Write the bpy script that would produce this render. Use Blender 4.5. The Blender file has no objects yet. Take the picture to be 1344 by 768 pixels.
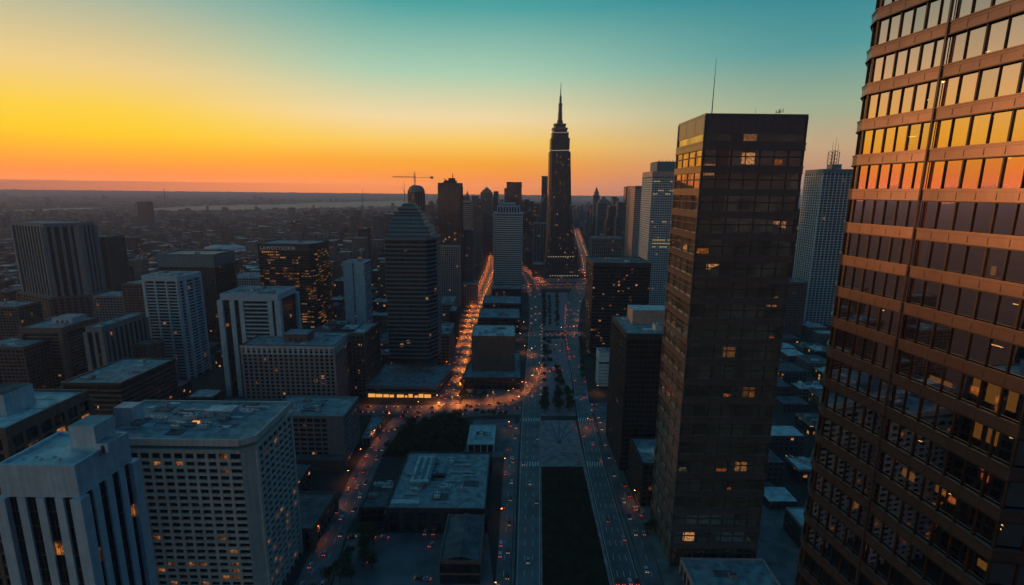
import bpy, bmesh, math, random
from mathutils import Vector, Matrix
R = math.radians
random.seed(7)
sc = bpy.context.scene

# ------------------------------------------------------------------ camera
CAM_H = 200.0
F_PX = 667.0
PITCH = 11.32
ROLL = 0.62
cam_d = bpy.data.cameras.new('camera'); cam = bpy.data.objects.new('camera', cam_d)
sc.collection.objects.link(cam); sc.camera = cam
cam_d.sensor_width = 36.0; cam_d.lens = 36.0 * F_PX / 1344.0
cam_d.clip_start = 0.5; cam_d.clip_end = 120000.0
CAM_M = Matrix.Translation((0, 0, CAM_H)) @ Matrix.Rotation(R(90 - PITCH), 4, 'X') @ Matrix.Rotation(R(ROLL), 4, 'Z')
cam.matrix_world = CAM_M

# ------------------------------------------------------------------ sky
SUN_AZ = -62.0      # degrees from +Y, negative to the left
SUN_EL = 2.6
w = bpy.data.worlds.new('World'); sc.world = w; w.use_nodes = True
nt = w.node_tree; nt.nodes.clear()
def N(nt, t, **k):
    n = nt.nodes.new(t)
    for a, b in k.items(): setattr(n, a, b)
    return n
def mth(nt, op, a, b=None, c=None, clamp=False):
    n = nt.nodes.new('ShaderNodeMath'); n.operation = op; n.use_clamp = clamp
    for i, v in enumerate((a, b, c)):
        if v is None: continue
        if isinstance(v, (int, float)): n.inputs[i].default_value = v
        else: nt.links.new(v, n.inputs[i])
    return n.outputs[0]
def mixc(nt, f, a, b, mode='MIX'):
    n = nt.nodes.new('ShaderNodeMix'); n.data_type = 'RGBA'; n.blend_type = mode
    for i, v in ((0, f), (6, a), (7, b)):
        if isinstance(v, (int, float)): n.inputs[i].default_value = v if i == 0 else (v, v, v, 1)
        elif isinstance(v, tuple): n.inputs[i].default_value = (*v[:3], 1)
        else: nt.links.new(v, n.inputs[i])
    return n.outputs[2]
def srgb(r, g, b):
    f = lambda c: (c / 255 / 12.92) if c <= 10 else ((c / 255 + .055) / 1.055) ** 2.4
    return (f(r), f(g), f(b))
def ramp(nt, fac, stops, interp='LINEAR'):
    n = nt.nodes.new('ShaderNodeValToRGB'); cr = n.color_ramp; cr.interpolation = interp
    while len(cr.elements) < len(stops): cr.elements.new(0.5)
    for e, (p, c) in zip(cr.elements, stops):
        e.position = p; e.color = (*c, 1)
    nt.links.new(fac, n.inputs[0]); return n.outputs[0]
sky = N(nt, 'ShaderNodeTexSky', sky_type='NISHITA', sun_disc=False)
sky.sun_elevation = R(SUN_EL); sky.sun_rotation = R(SUN_AZ); sky.altitude = 200; sky.dust_density = 3; sky.ozone_density = 3
tc = N(nt, 'ShaderNodeTexCoord'); sp = N(nt, 'ShaderNodeSeparateXYZ'); nt.links.new(tc.outputs['Generated'], sp.inputs[0])
x, y, z = sp.outputs
el = mth(nt, 'DIVIDE', mth(nt, 'ARCSINE', z), R(90), clamp=True)           # 0 horizon .. 1 zenith
hl = mth(nt, 'SQRT', mth(nt, 'ADD', mth(nt, 'MULTIPLY', x, x), mth(nt, 'MULTIPLY', y, y)))
ca = mth(nt, 'DIVIDE', mth(nt, 'ADD', mth(nt, 'MULTIPLY', x, math.sin(R(SUN_AZ))), mth(nt, 'MULTIPLY', y, math.cos(R(SUN_AZ)))), mth(nt, 'MAXIMUM', hl, 0.001))
az = mth(nt, 'DIVIDE', mth(nt, 'ARCCOSINE', mth(nt, 'MINIMUM', mth(nt, 'MAXIMUM', ca, -1.0), 1.0)), math.pi)   # 0 at the sun .. 1 opposite
d = lambda deg: deg / 90.0
#   colours by elevation for four bearings from the sun
r0 = ramp(nt, el, [(0, srgb(255, 124, 0)), (d(1.2), srgb(255, 130, 0)), (d(2.6), srgb(255, 166, 0)), (d(4.5), srgb(255, 204, 0)), (d(6.5), srgb(255, 210, 60)), (d(10), srgb(240, 208, 138)), (d(16), srgb(158, 180, 164)), (d(30), srgb(56, 118, 140)), (1, srgb(28, 78, 112))])
r1 = ramp(nt, el, [(0, srgb(255, 134, 16)), (d(1.2), srgb(255, 142, 16)), (d(3), srgb(255, 168, 20)), (d(5), srgb(255, 204, 92)), (d(7.5), srgb(246, 220, 166)), (d(12), srgb(172, 208, 180)), (d(18), srgb(76, 164, 162)), (d(30), srgb(46, 116, 140)), (1, srgb(28, 78, 112))])
r2 = ramp(nt, el, [(0, srgb(172, 136, 126)), (d(2), srgb(205, 148, 116)), (d(4.5), srgb(205, 172, 130)), (d(8), srgb(160, 178, 148)), (d(13), srgb(84, 156, 156)), (d(19), srgb(32, 130, 146)), (d(30), srgb(34, 102, 134)), (1, srgb(28, 78, 112))])
r3 = ramp(nt, el, [(0, srgb(8, 18, 30)), (d(7), srgb(12, 28, 46)), (d(16), srgb(22, 58, 88)), (d(32), srgb(34, 90, 130)), (1, srgb(28, 78, 112))])
def ss(a, b):
    n = nt.nodes.new('ShaderNodeMapRange'); n.interpolation_type = 'SMOOTHSTEP'
    nt.links.new(az, n.inputs[0]); n.inputs[1].default_value = a; n.inputs[2].default_value = b; return n.outputs[0]
GLOW_AZ = -41.0     # the afterglow is strongest here
cg = mth(nt, 'DIVIDE', mth(nt, 'ADD', mth(nt, 'MULTIPLY', x, math.sin(R(GLOW_AZ))), mth(nt, 'MULTIPLY', y, math.cos(R(GLOW_AZ)))), mth(nt, 'MAXIMUM', hl, 0.001))
ag = mth(nt, 'DIVIDE', mth(nt, 'ARCCOSINE', mth(nt, 'MINIMUM', mth(nt, 'MAXIMUM', cg, -1.0), 1.0)), math.pi)
mr = nt.nodes.new('ShaderNodeMapRange'); mr.interpolation_type = 'SMOOTHSTEP'; nt.links.new(ag, mr.inputs[0]); mr.inputs[1].default_value = 2 / 180; mr.inputs[2].default_value = 30 / 180
c = mixc(nt, mr.outputs[0], r0, r1)
c = mixc(nt, ss(57 / 180, 94 / 180), c, r2)
c = mixc(nt, ss(97 / 180, 0.75), c, r3)
nis = mixc(nt, 1.0, sky.outputs[0], (0.012, 0.012, 0.012), 'MULTIPLY')
c = mixc(nt, 0.08, c, nis)
low = mth(nt, 'ADD', 1.04, mth(nt, 'MULTIPLY', mth(nt, 'SUBTRACT', mth(nt, 'EXPONENT', mth(nt, 'DIVIDE', 0.0225, mth(nt, 'MAXIMUM', z, 0.0095))), 1.0), mth(nt, 'MINIMUM', 1.0, mth(nt, 'SUBTRACT', 1.3, mth(nt, 'MULTIPLY', az, 1.5), clamp=True))))     # the low sky is far brighter than what comes through the haze
bg = N(nt, 'ShaderNodeBackground'); nt.links.new(c, bg.inputs[0]); nt.links.new(low, bg.inputs[1])
wo = N(nt, 'ShaderNodeOutputWorld'); nt.links.new(bg.outputs[0], wo.inputs[0])

# ------------------------------------------------------------------ sun
sd = bpy.data.lights.new('sun', 'SUN'); sd.energy = 1.8; sd.color = (1.0, 0.36, 0.12); sd.angle = R(3.0)
sun = bpy.data.objects.new('sun', sd); sc.collection.objects.link(sun)
sv = Vector((math.sin(R(SUN_AZ)) * math.cos(R(SUN_EL)), math.cos(R(SUN_AZ)) * math.cos(R(SUN_EL)), math.sin(R(SUN_EL))))
sun.rotation_euler = sv.to_track_quat('Z', 'Y').to_euler()
sun.location = (-300, 100, 600)

# ------------------------------------------------------------------ exposure
sc.view_settings.view_transform = 'Standard'; sc.view_settings.look = 'None'
sc.view_settings.exposure = 0.0; sc.view_settings.gamma = 1.0
sc.render.engine = 'CYCLES'
cy = sc.cycles
cy.use_denoising = True; cy.max_bounces = 6; cy.diffuse_bounces = 2; cy.glossy_bounces = 3
cy.transmission_bounces = 4; cy.transparent_max_bounces = 8; cy.volume_bounces = 1
cy.sample_clamp_indirect = 2.0; cy.caustics_reflective = False; cy.caustics_refractive = False

# ------------------------------------------------------------------ placing by survey of the photograph: rays to real planes
def ray(px, py):
    v = CAM_M.to_3x3() @ Vector(((px - 672) / F_PX, (384 - py) / F_PX, -1.0)); return v
def G(px, py, z=0.0):
    v = ray(px, py); t = (z - CAM_H) / v.z; return (v.x * t, v.y * t)
def atY(px, py, D):
    v = ray(px, py); t = D / v.y; return (v.x * t, CAM_H + v.z * t)
def proj(X, Y, Z):
    v = CAM_M.inverted() @ Vector((X, Y, Z))
    return (672 + F_PX * v.x / -v.z, 384 - F_PX * v.y / -v.z)

# ------------------------------------------------------------------ mesh builder
class MB:
    def __init__(s): s.v = []; s.f = []; s.m = []; s.uv = []
    def face(s, pts, mi=0, uv=None):
        b = len(s.v); s.v += [tuple(p) for p in pts]; s.f.append(tuple(range(b, b + len(pts)))); s.m.append(mi)
        s.uv += uv if uv else [(0.0, 0.0)] * len(pts)
    def prism(s, poly, z0, z1, mi=0, top=None, bot=True, uo=0.0, poly2=None):
        n = len(poly); p2 = poly2 or poly; u = uo; top = mi if top is None else top
        for i in range(n):
            a, b = poly[i], poly[(i + 1) % n]; c, d_ = p2[(i + 1) % n], p2[i]
            L = math.hypot(b[0] - a[0], b[1] - a[1])
            s.face([(*a, z0), (*b, z0), (*c, z1), (*d_, z1)], mi, [(u, z0), (u + L, z0), (u + L, z1), (u, z1)])
            u += L
        if top >= 0: s.face([(*p, z1) for p in p2], top, [(p[0], p[1]) for p in p2])
        if bot: s.face([(*p, z0) for p in reversed(poly)], mi)
    def box(s, x0, x1, y0, y1, z0, z1, mi=0, top=None, uo=0.0):
        s.prism([(x0, y0), (x1, y0), (x1, y1), (x0, y1)], z0, z1, mi, top, True, uo)
    def obox(s, cx, cy, dx, dy, hl, hw, z0, z1, mi=0, top=None):
        nx, ny = -dy, dx
        s.prism([(cx - dx * hl - nx * hw, cy - dy * hl - ny * hw), (cx + dx * hl - nx * hw, cy + dy * hl - ny * hw),
                 (cx + dx * hl + nx * hw, cy + dy * hl + ny * hw), (cx - dx * hl + nx * hw, cy - dy * hl + ny * hw)], z0, z1, mi, top)
    def tube(s, p0, p1, r0, r1=None, n=6, mi=0):
        r1 = r0 if r1 is None else r1; p0 = Vector(p0); p1 = Vector(p1); a = (p1 - p0).normalized()
        q = a.orthogonal().normalized(); w_ = a.cross(q)
        A = [p0 + (q * math.cos(t) + w_ * math.sin(t)) * r0 for t in (2 * math.pi * i / n for i in range(n))]
        B = [p1 + (q * math.cos(t) + w_ * math.sin(t)) * r1 for t in (2 * math.pi * i / n for i in range(n))]
        for i in range(n): s.face([A[i], A[(i + 1) % n], B[(i + 1) % n], B[i]], mi)
        s.face(list(reversed(A)), mi); s.face(B, mi)
    def mesh(s, name, mats, off=(0, 0, 0)):
        me = bpy.data.meshes.new(name); ox, oy, oz = off
        me.from_pydata([(a - ox, b - oy, c - oz) for a, b, c in s.v], [], s.f)
        for m in (mats if isinstance(mats, (list, tuple)) else [mats]): me.materials.append(m)
        me.polygons.foreach_set('material_index', s.m)
        ul = me.uv_layers.new(name='UVMap'); ul.data.foreach_set('uv', [q for p in s.uv for q in p])
        me.update(); return me
    def build(s, name, mats, parent=None, kind=None, off=None):
        loc = Vector(off) if off is not None else Vector((0, 0, 0))
        if parent is not None and off is None: loc = world_loc(parent)
        o = bpy.data.objects.new(name, s.mesh(name, mats, loc)); sc.collection.objects.link(o)
        if parent is not None: o.parent = parent; o.location = loc - world_loc(parent)
        else: o.location = loc
        if kind: o['kind'] = kind
        return o
def world_loc(o):
    l = Vector(o.location)
    while o.parent: o = o.parent; l += o.location
    return l
USED = {}
def thing(name, label, cat, loc=(0, 0, 0), group=None):
    o = bpy.data.objects.new(name, None); sc.collection.objects.link(o); o.location = loc
    o.empty_display_size = 1; return tag(o, label, cat, group)
def tag(o, label, cat, group=None, kind=None):
    o['label'] = label; o['category'] = cat
    if group: o['group'] = group
    if kind: o['kind'] = kind
    return o
def offset(poly, d_):
    n = len(poly); out = []
    for i in range(n):
        p0, p1, p2 = poly[i - 1], poly[i], poly[(i + 1) % n]
        e1 = Vector((p1[0] - p0[0], p1[1] - p0[1])).normalized(); e2 = Vector((p2[0] - p1[0], p2[1] - p1[1])).normalized()
        n1 = Vector((e1.y, -e1.x)); n2 = Vector((e2.y, -e2.x)); k = 1 + n1.dot(n2)
        m_ = (n1 + n2) / max(k, .3); out.append((p1[0] + m_.x * d_, p1[1] + m_.y * d_))
    return out
def copy_tree(o, parent=None):
    c_ = o.copy(); sc.collection.objects.link(c_)
    if parent: c_.parent = parent
    for ch in list(o.children): copy_tree(ch, c_)
    return c_
# ------------------------------------------------------------------ materials
def bsdf(name):
    m = bpy.data.materials.new(name); m.use_nodes = True; t = m.node_tree; return m, t, t.nodes['Principled BSDF']
def plain(name, col, rough=0.7, metal=0.0, var=0.25, scale=0.15, spec=0.3, streak=0.0, bump=0.0):
    m, t, b = bsdf(name)
    tc = N(t, 'ShaderNodeTexCoord'); oi = N(t, 'ShaderNodeObjectInfo')
    off = N(t, 'ShaderNodeVectorMath', operation='ADD'); t.links.new(tc.outputs['Object'], off.inputs[0]); t.links.new(oi.outputs['Location'], off.inputs[1])
    n1 = N(t, 'ShaderNodeTexNoise'); n1.inputs['Scale'].default_value = scale; n1.inputs['Detail'].default_value = 6; n1.inputs['Roughness'].default_value = .62
    t.links.new(off.outputs[0], n1.inputs['Vector'])
    f = n1.outputs[0]
    if streak:
        mp = N(t, 'ShaderNodeMapping'); mp.inputs['Scale'].default_value = (1.2, 1.2, 0.04); t.links.new(off.outputs[0], mp.inputs[0])
        n2 = N(t, 'ShaderNodeTexNoise'); n2.inputs['Scale'].default_value = 1.0; n2.inputs['Detail'].default_value = 4; t.links.new(mp.outputs[0], n2.inputs['Vector'])
        f = mth(t, 'ADD', mth(t, 'MULTIPLY', f, 1 - streak), mth(t, 'MULTIPLY', n2.outputs[0], streak))
    lo = tuple(x * (1 - var * 1.7) for x in col); hi = tuple(min(1, x * (1 + var * 1.7)) for x in col)
    c = ramp(t, f, [(0.28, lo), (0.72, hi)])
    t.links.new(c, b.inputs['Base Color']); b.inputs['Roughness'].default_value = rough; b.inputs['Metallic'].default_value = metal
    b.inputs['Specular IOR Level'].default_value = spec
    if bump:
        bp = N(t, 'ShaderNodeBump'); bp.inputs['Strength'].default_value = bump; t.links.new(n1.outputs[0], bp.inputs['Height']); t.links.new(bp.outputs[0], b.inputs['Normal'])
    return m
def emis(name, col, s, base=(.05, .05, .05)):
    m, t, b = bsdf(name); b.inputs['Base Color'].default_value = (*base, 1)
    b.inputs['Emission Color'].default_value = (*col, 1); b.inputs['Emission Strength'].default_value = s
    try: m.cycles.emission_sampling = 'NONE'
    except Exception: pass
    return m
def facade(name, wall, glass=(.012, .016, .02), cw=3.0, ch=3.3, wx=0.7, wy=0.6, lit=0.06, es=0.5, rough_w=0.75, metal_g=0.0, rough_g=0.12, spec_g=0.6, warm=(1.0, .34, .06), vary=0.0, run=1, slabs=0.0):
    """walls laid out in metres along the wall (UV): window openings, a few of them lit"""
    m, t, b = bsdf(name)
    uv = N(t, 'ShaderNodeUVMap', uv_map='UVMap'); s = N(t, 'ShaderNodeSeparateXYZ'); t.links.new(uv.outputs[0], s.inputs[0])
    u = mth(t, 'DIVIDE', s.outputs[0], cw); v = mth(t, 'DIVIDE', s.outputs[1], ch)
    fu = mth(t, 'FRACT', u); fv = mth(t, 'FRACT', v)
    def inside(f, wdt):
        return mth(t, 'MULTIPLY', mth(t, 'GREATER_THAN', f, (1 - wdt) / 2), mth(t, 'LESS_THAN', f, (1 + wdt) / 2))
    win = mth(t, 'MULTIPLY', inside(fu, wx), inside(fv, wy))
    oi = N(t, 'ShaderNodeObjectInfo')
    def cellnoise(uu, vv, k):
        cv = N(t, 'ShaderNodeCombineXYZ'); t.links.new(mth(t, 'FLOOR', uu), cv.inputs[0]); t.links.new(mth(t, 'FLOOR', vv), cv.inputs[1])
        t.links.new(mth(t, 'ADD', mth(t, 'MULTIPLY', oi.outputs['Random'], 91.7), k), cv.inputs[2])
        wn = N(t, 'ShaderNodeTexWhiteNoise', noise_dimensions='3D'); t.links.new(cv.outputs[0], wn.inputs[0]); return wn
    wn = cellnoise(mth(t, 'DIVIDE', u, run) if run != 1 else u, v, 1.5)
    cl = N(t, 'ShaderNodeTexNoise'); cl.inputs['Scale'].default_value = 0.045; cl.inputs['Detail'].default_value = 2; t.links.new(uv.outputs[0], cl.inputs['Vector'])
    thr = mth(t, 'MULTIPLY', mth(t, 'POWER', mth(t, 'MULTIPLY', cl.outputs[0], 2.0), 4.0), lit)
    litm = mth(t, 'LESS_THAN', wn.outputs['Value'], thr)
    # things seen inside the lit rooms break the glow up
    fn = N(t, 'ShaderNodeTexNoise'); fn.inputs['Scale'].default_value = 1.1; fn.inputs['Detail'].default_value = 3; t.links.new(uv.outputs[0], fn.inputs['Vector'])
    brk = mth(t, 'MINIMUM', mth(t, 'POWER', mth(t, 'MULTIPLY', fn.outputs[0], 1.9), 3.5), 1.4)
    wn2 = cellnoise(u, v, 7.7)
    e = mth(t, 'MULTIPLY', mth(t, 'MULTIPLY', mth(t, 'MULTIPLY', win, litm), brk), mth(t, 'MULTIPLY', wn2.outputs['Value'], es * 1.15))
    ecol = mixc(t, mth(t, 'MULTIPLY', wn2.outputs['Value'], 0.45), warm, (1.0, .55, .24))
    wc = wall
    if vary:
        hs = N(t, 'ShaderNodeHueSaturation'); hs.inputs['Color'].default_value = (*wall, 1)
        t.links.new(mth(t, 'ADD', mth(t, 'MULTIPLY', oi.outputs['Random'], vary * 2), 1 - vary), hs.inputs['Value'])
        t.links.new(mth(t, 'ADD', mth(t, 'MULTIPLY', oi.outputs['Random'], 0.14), 0.43), hs.inputs['Hue']); wc = hs.outputs[0]
    g = N(t, 'ShaderNodeTexNoise'); g.inputs['Scale'].default_value = 0.25; g.inputs['Detail'].default_value = 6; g.inputs['Roughness'].default_value = .65
    t.links.new(uv.outputs[0], g.inputs['Vector'])
    wcol = mixc(t, mth(t, 'MULTIPLY', g.outputs[0], 0.75), wc, (0.0, 0.0, 0.0))
    gc = mixc(t, wn2.outputs['Value'], glass, tuple(x * 2.4 for x in glass))
    col = mixc(t, win, wcol, gc)
    t.links.new(col, b.inputs['Base Color'])
    t.links.new(mth(t, 'ADD', rough_w, mth(t, 'MULTIPLY', win, rough_g - rough_w)), b.inputs['Roughness'])
    t.links.new(mth(t, 'MULTIPLY', win, metal_g), b.inputs['Metallic'])
    t.links.new(mth(t, 'ADD', 0.25, mth(t, 'MULTIPLY', win, spec_g - .25)), b.inputs['Specular IOR Level'])
    t.links.new(ecol, b.inputs['Emission Color']); t.links.new(e, b.inputs['Emission Strength'])
    try: m.cycles.emission_sampling = 'NONE'
    except Exception: pass
    return m
M = {}
M['roof'] = plain('weathered roof felt', (.22, .28, .30), .85, var=.35, scale=.22, streak=0)
M['roof_pale'] = plain('pale roof membrane', (.46, .52, .52), .7, var=.3, scale=.2)
M['roof_dark'] = plain('dark roof felt', (.09, .10, .11), .85, var=.4, scale=.15)
M['unit'] = plain('galvanised plant housing', (.38, .40, .41), .5, var=.3, scale=.5)
M['white'] = plain('pale precast concrete', (.62, .62, .60), .7, var=.18, scale=.3, streak=.5)
M['pale'] = plain('cream concrete', (.50, .48, .43), .7, var=.2, scale=.25, streak=.55)
M['grey'] = plain('grey concrete', (.22, .22, .22), .75, var=.2, scale=.3, streak=.5)
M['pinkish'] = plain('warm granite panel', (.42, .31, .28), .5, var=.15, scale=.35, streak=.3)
M['brown'] = plain('brown brick', (.17, .11, .09), .8, var=.25, scale=.4, streak=.3)
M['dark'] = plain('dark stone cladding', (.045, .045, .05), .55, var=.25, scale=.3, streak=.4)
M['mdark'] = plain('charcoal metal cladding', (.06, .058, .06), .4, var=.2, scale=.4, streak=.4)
M['teal'] = plain('blue green cladding', (.10, .18, .21), .5, var=.2, scale=.3, streak=.4)
M['blue'] = plain('pale blue concrete', (.40, .52, .58), .65, var=.18, scale=.3, streak=.5)
M['steel'] = plain('painted steel', (.06, .06, .065), .45, var=.2, scale=1)
M['asphalt'] = plain('asphalt', (.11, .105, .12), .55, var=.35, scale=.06, spec=.5)
M['pave'] = plain('concrete pavement', (.16, .15, .15), .8, var=.3, scale=.12)
M['plaza'] = plain('plaza paving', (.34, .23, .24), .75, var=.3, scale=.2)  # warm light on the median is mixed into this pinkish colour
M['paint'] = plain('road paint', (.6, .6, .58), .6, var=.3, scale=1)
M['grass'] = plain('grass', (.02, .026, .012), .95, var=.5, scale=.12)
M['gl'] = facade('dark window glass', (.02, .02, .02), cw=3, ch=3.3, wx=.96, wy=.9, lit=.05, es=.5)
def glz(name, **k):
    k.setdefault('wx', .94); k.setdefault('wy', .96); return facade(name, (.015, .015, .017), **k)
# ------------------------------------------------------------------ building kit
HERO = []      # footprints already taken
def Drow(px, row): return G(px, row)[1]
def fb(x0, x1, y, depth, base=None, D=None):
    xm = (x0 + x1) / 2
    if D is None: D = Drow(xm, base)
    h = atY(xm, y, D)[1]
    k = math.tan(R(ROLL))
    X0 = atY(x0, y + (xm - x0) * k, D)[0]; X1 = atY(x1, y + (xm - x1) * k, D)[0]
    return [(X0, D), (X1, D), (X1, D + depth), (X0, D + depth)], h
def ringwall(mb, outer, inner, z0, z1, mi=0):
    n = len(outer)
    for i in range(n):
        j = (i + 1) % n; a, b, c_, d_ = outer[i], outer[j], inner[j], inner[i]
        mb.face([(*a, z0), (*b, z0), (*b, z1), (*a, z1)], mi)
        mb.face([(*c_, z0), (*d_, z0), (*d_, z1), (*c_, z1)], mi)
        mb.face([(*a, z1), (*b, z1), (*c_, z1), (*d_, z1)], mi)
        mb.face([(*b, z0), (*a, z0), (*d_, z0), (*c_, z0)], mi)
def cent(poly): return (sum(p[0] for p in poly) / len(poly), sum(p[1] for p in poly) / len(poly))
def edges(poly):
    for i in range(len(poly)):
        a, b = poly[i], poly[(i + 1) % len(poly)]; L = math.hypot(b[0] - a[0], b[1] - a[1])
        yield i, a, b, ((b[0] - a[0]) / L, (b[1] - a[1]) / L), L
def roof_clutter(root, poly, z, rnd, n, mats=('unit', 'roof_pale', 'grey')):
    """plant housings, ducts and stacks standing on the roof: each a part of the building"""
    xs = [p[0] for p in poly]; ys = [p[1] for p in poly]; x0, x1, y0, y1 = min(xs), max(xs), min(ys), max(ys)
    W, Dp = x1 - x0, y1 - y0
    if n > 2:      # a pipe run along the roof and a raised kerb
        for q in range(2 if n < 10 else 4):
            yy = y0 + Dp * rnd.uniform(.15, .85); xa = x0 + W * rnd.uniform(.1, .4); xb = x0 + W * rnd.uniform(.55, .9); mb = MB(); mb.tube((xa, yy, z + .3), (xb, yy, z + .3), .14, n=6)
            for t in range(6): X = xa + (xb - xa) * (t + .5) / 6; mb.box(X - .1, X + .1, yy - .2, yy + .2, z, z + .2)
            mb.build('roof_pipe', M['unit'], root)
    for k in range(n):
        cx = rnd.uniform(x0 + W * .15, x1 - W * .15); cy_ = rnd.uniform(y0 + Dp * .15, y1 - Dp * .15); t = rnd.random()
        mb = MB()
        if t < .5:
            a, b, hh = rnd.uniform(1.2, 3.5), rnd.uniform(1.0, 2.6), rnd.uniform(1.2, 2.6)
            mb.box(cx - a, cx + a, cy_ - b, cy_ + b, z, z + hh, 0)
            for q in range(2): mb.tube((cx - a / 2 + q * a, cy_, z + hh - .02), (cx - a / 2 + q * a, cy_, z + hh + .35), min(b, a) * .35, n=10, mi=1)
            mb.build('roof_unit', [M[rnd.choice(mats)], M['steel']], root)
        elif t < .75:
            L = rnd.uniform(4, max(4.5, W * .35)); mb.box(cx - L / 2, cx + L / 2, cy_ - .5, cy_ + .5, z + .3, z + 1.2, 0)
            for q in (-.4, 0, .4): mb.box(cx + q * L - .15, cx + q * L + .15, cy_ - .45, cy_ + .45, z, z + .31, 0)
            mb.build('roof_duct', M['unit'], root)
        elif t < .9:
            a = rnd.uniform(2.5, 5); mb.box(cx - a, cx + a, cy_ - a * .7, cy_ + a * .7, z, z + .35, 0)
            mb.build('roof_patch', M[rnd.choice(('roof_dark', 'roof_pale'))], root)
        else:
            mb.tube((cx, cy_, z), (cx, cy_, z + 2.6), .45, n=8); mb.build('flue', M['unit'], root)
def building(name, label, poly, h, wall='grey', glass=None, fh=3.6, bh=1.2, bw=4.0, pw=.8, proj=.5, bproj=.35, attic=3.0, base=0.0, split=False,
             roof='roof', clutter=4, pent=None, group=None, seed=None, z0=0.0, cat='building', spand=None, piermat=None, winparts=None, hero=True, edge_pier=None, parapet=.9, nopier=(), noband=()):
    rnd = random.Random(seed if seed is not None else label)
    if hero: HERO.append(offset(poly, 4))
    cx, cy_ = cent(poly); root = thing(name, label, cat, (cx, cy_, z0), group)
    glass = glass or M['gl']; W = M[wall]; SW = M[spand or wall]; PW = M[piermat or wall]
    mb = MB(); mb.prism(poly, z0, h - parapet - .15, 0, uo=rnd.randint(0, 50) * 33.0)
    mb.build('glazing', glass, root)
    top = h - attic
    nfl = int((top - z0 - base) / fh); fhh = (top - z0 - base) / max(nfl, 1)
    oline = offset(poly, bproj)
    wallmb = MB()
    if base > 0: wallmb.prism(offset(poly, bproj + .06), z0, z0 + base * .25); wallmb.prism(offset(poly, bproj + .05), z0 + base * .85, z0 + base)
    if bh > 0:
        if split:
            sp_ = MB(); sp_.prism(oline, 0, bh)
            for i, a, b, dd, L in edges(oline):      # joints between the cladding panels
                n_ = max(1, round(L / max(bw, 2.5)))
                for q in range(1, n_):
                    u = L * q / n_; sp_.obox(a[0] + dd[0] * u, a[1] + dd[1] * u, dd[0], dd[1], .07, .025, .02, bh - .02, 1)
            me = sp_.mesh('spandrel', [SW, M['steel']], (cx, cy_, 0))
        for k in range(1, nfl):
            zz = z0 + base + k * fhh - bh / 2
            if split:
                o = bpy.data.objects.new('spandrel', me); sc.collection.objects.link(o); o.parent = root; o.location = (0, 0, zz - z0)
            elif noband:
                for i, a, b, dd, L in edges(poly):
                    if i in noband: continue
                    wallmb.obox((a[0] + b[0]) / 2, (a[1] + b[1]) / 2, dd[0], dd[1], L / 2 + bproj, bproj, zz, zz + bh, 2)
            else: wallmb.prism(oline, zz, zz + bh, 2)
    cells = []
    for i, a, b, dd, L in edges(poly):
        n = max(1, round(L / bw)) if bw > 0 else 0
        if n and i not in nopier:
            st = L / n; nrm = (dd[1], -dd[0])
            for k in range(n + 1):
                if k == n: continue
                wd = pw / 2 if k else (edge_pier or pw) / 2
                u = k * st
                px_, py_ = a[0] + dd[0] * u + nrm[0] * (proj / 2 - .1), a[1] + dd[1] * u + nrm[1] * (proj / 2 - .1)
                hl = wd
                if k == 0:      # corner pier wraps the corner
                    m2 = MB(); q = MB(); tgt = q if split else wallmb
                    tgt.obox(a[0], a[1], dd[0], dd[1], wd + proj * .5, wd + proj * .5, z0, top + .004 * i, 0 if split else 1)
                else:
                    q = MB(); tgt = q if split else wallmb
                    tgt.obox(px_, py_, dd[0], dd[1], hl, proj / 2 + .1, z0, top + .02, 0 if split else 1)
                if split: q.build('pier', PW, root)
            for k in range(n):
                for f in range(nfl):
                    cells.append((i, a[0] + dd[0] * (k + .5) * st, a[1] + dd[1] * (k + .5) * st, z0 + base + f * fhh + bh / 2, st - pw, fhh - bh, dd))
    if wallmb.f: wallmb.build('wall', [W, PW, SW], root)
    if winparts is not None:
        vis = []
        for c_ in cells:
            nrm = (c_[6][1], -c_[6][0])
            if nrm[0] * -c_[1] + nrm[1] * -c_[2] <= 0 or c_[0] not in winparts: continue
            px_, py_ = proj_(c_[1], c_[2], c_[3])
            if -20 < px_ < 1364 and py_ < 790: vis.append((c_[1] ** 2 + c_[2] ** 2 + (CAM_H - c_[3]) ** 2, c_))
        vis.sort(key=lambda t: t[0]); cache = {}; rest = MB()
        def pane(mb, ox, oy, oz, wd, ht, dd, lit):
            nx, ny = dd[1] * .06, -dd[0] * .06; u0 = rnd.random() * 900
            mb.face([(ox - dd[0] * wd / 2 + nx, oy - dd[1] * wd / 2 + ny, oz), (ox + dd[0] * wd / 2 + nx, oy + dd[1] * wd / 2 + ny, oz),
                     (ox + dd[0] * wd / 2 + nx, oy + dd[1] * wd / 2 + ny, oz + ht), (ox - dd[0] * wd / 2 + nx, oy - dd[1] * wd / 2 + ny, oz + ht)], lit, [(u0, 0), (u0 + wd, 0), (u0 + wd, ht), (u0, ht)])
            for q in (-.5, 0, .5):
                mb.obox(ox + dd[0] * wd * q * .96 + nx * 1.5, oy + dd[1] * wd * q * .96 + ny * 1.5, dd[0], dd[1], .05, .04, oz, oz + ht, 2)
        frows = {}
        for q, (dist, c_) in enumerate(vis):
            i, ox, oy, oz, wd, ht, dd = c_
            fr = frows.setdefault(round(oz), rnd.random() ** 3 * winlit_hi.get(name, .5))
            lit = 1 if rnd.random() < fr else 0
            if q < 99:
                m1 = MB(); pane(m1, ox, oy, oz, wd, ht, dd, lit); m1.build('window', [M['pane'], M['pane_lit'], M['steel']], root)
            else: pane(rest, ox, oy, oz, wd, ht, dd, lit)
        if rest.f: rest.build('window', [M['pane'], M['pane_lit'], M['steel']], root, kind='stuff')
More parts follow.
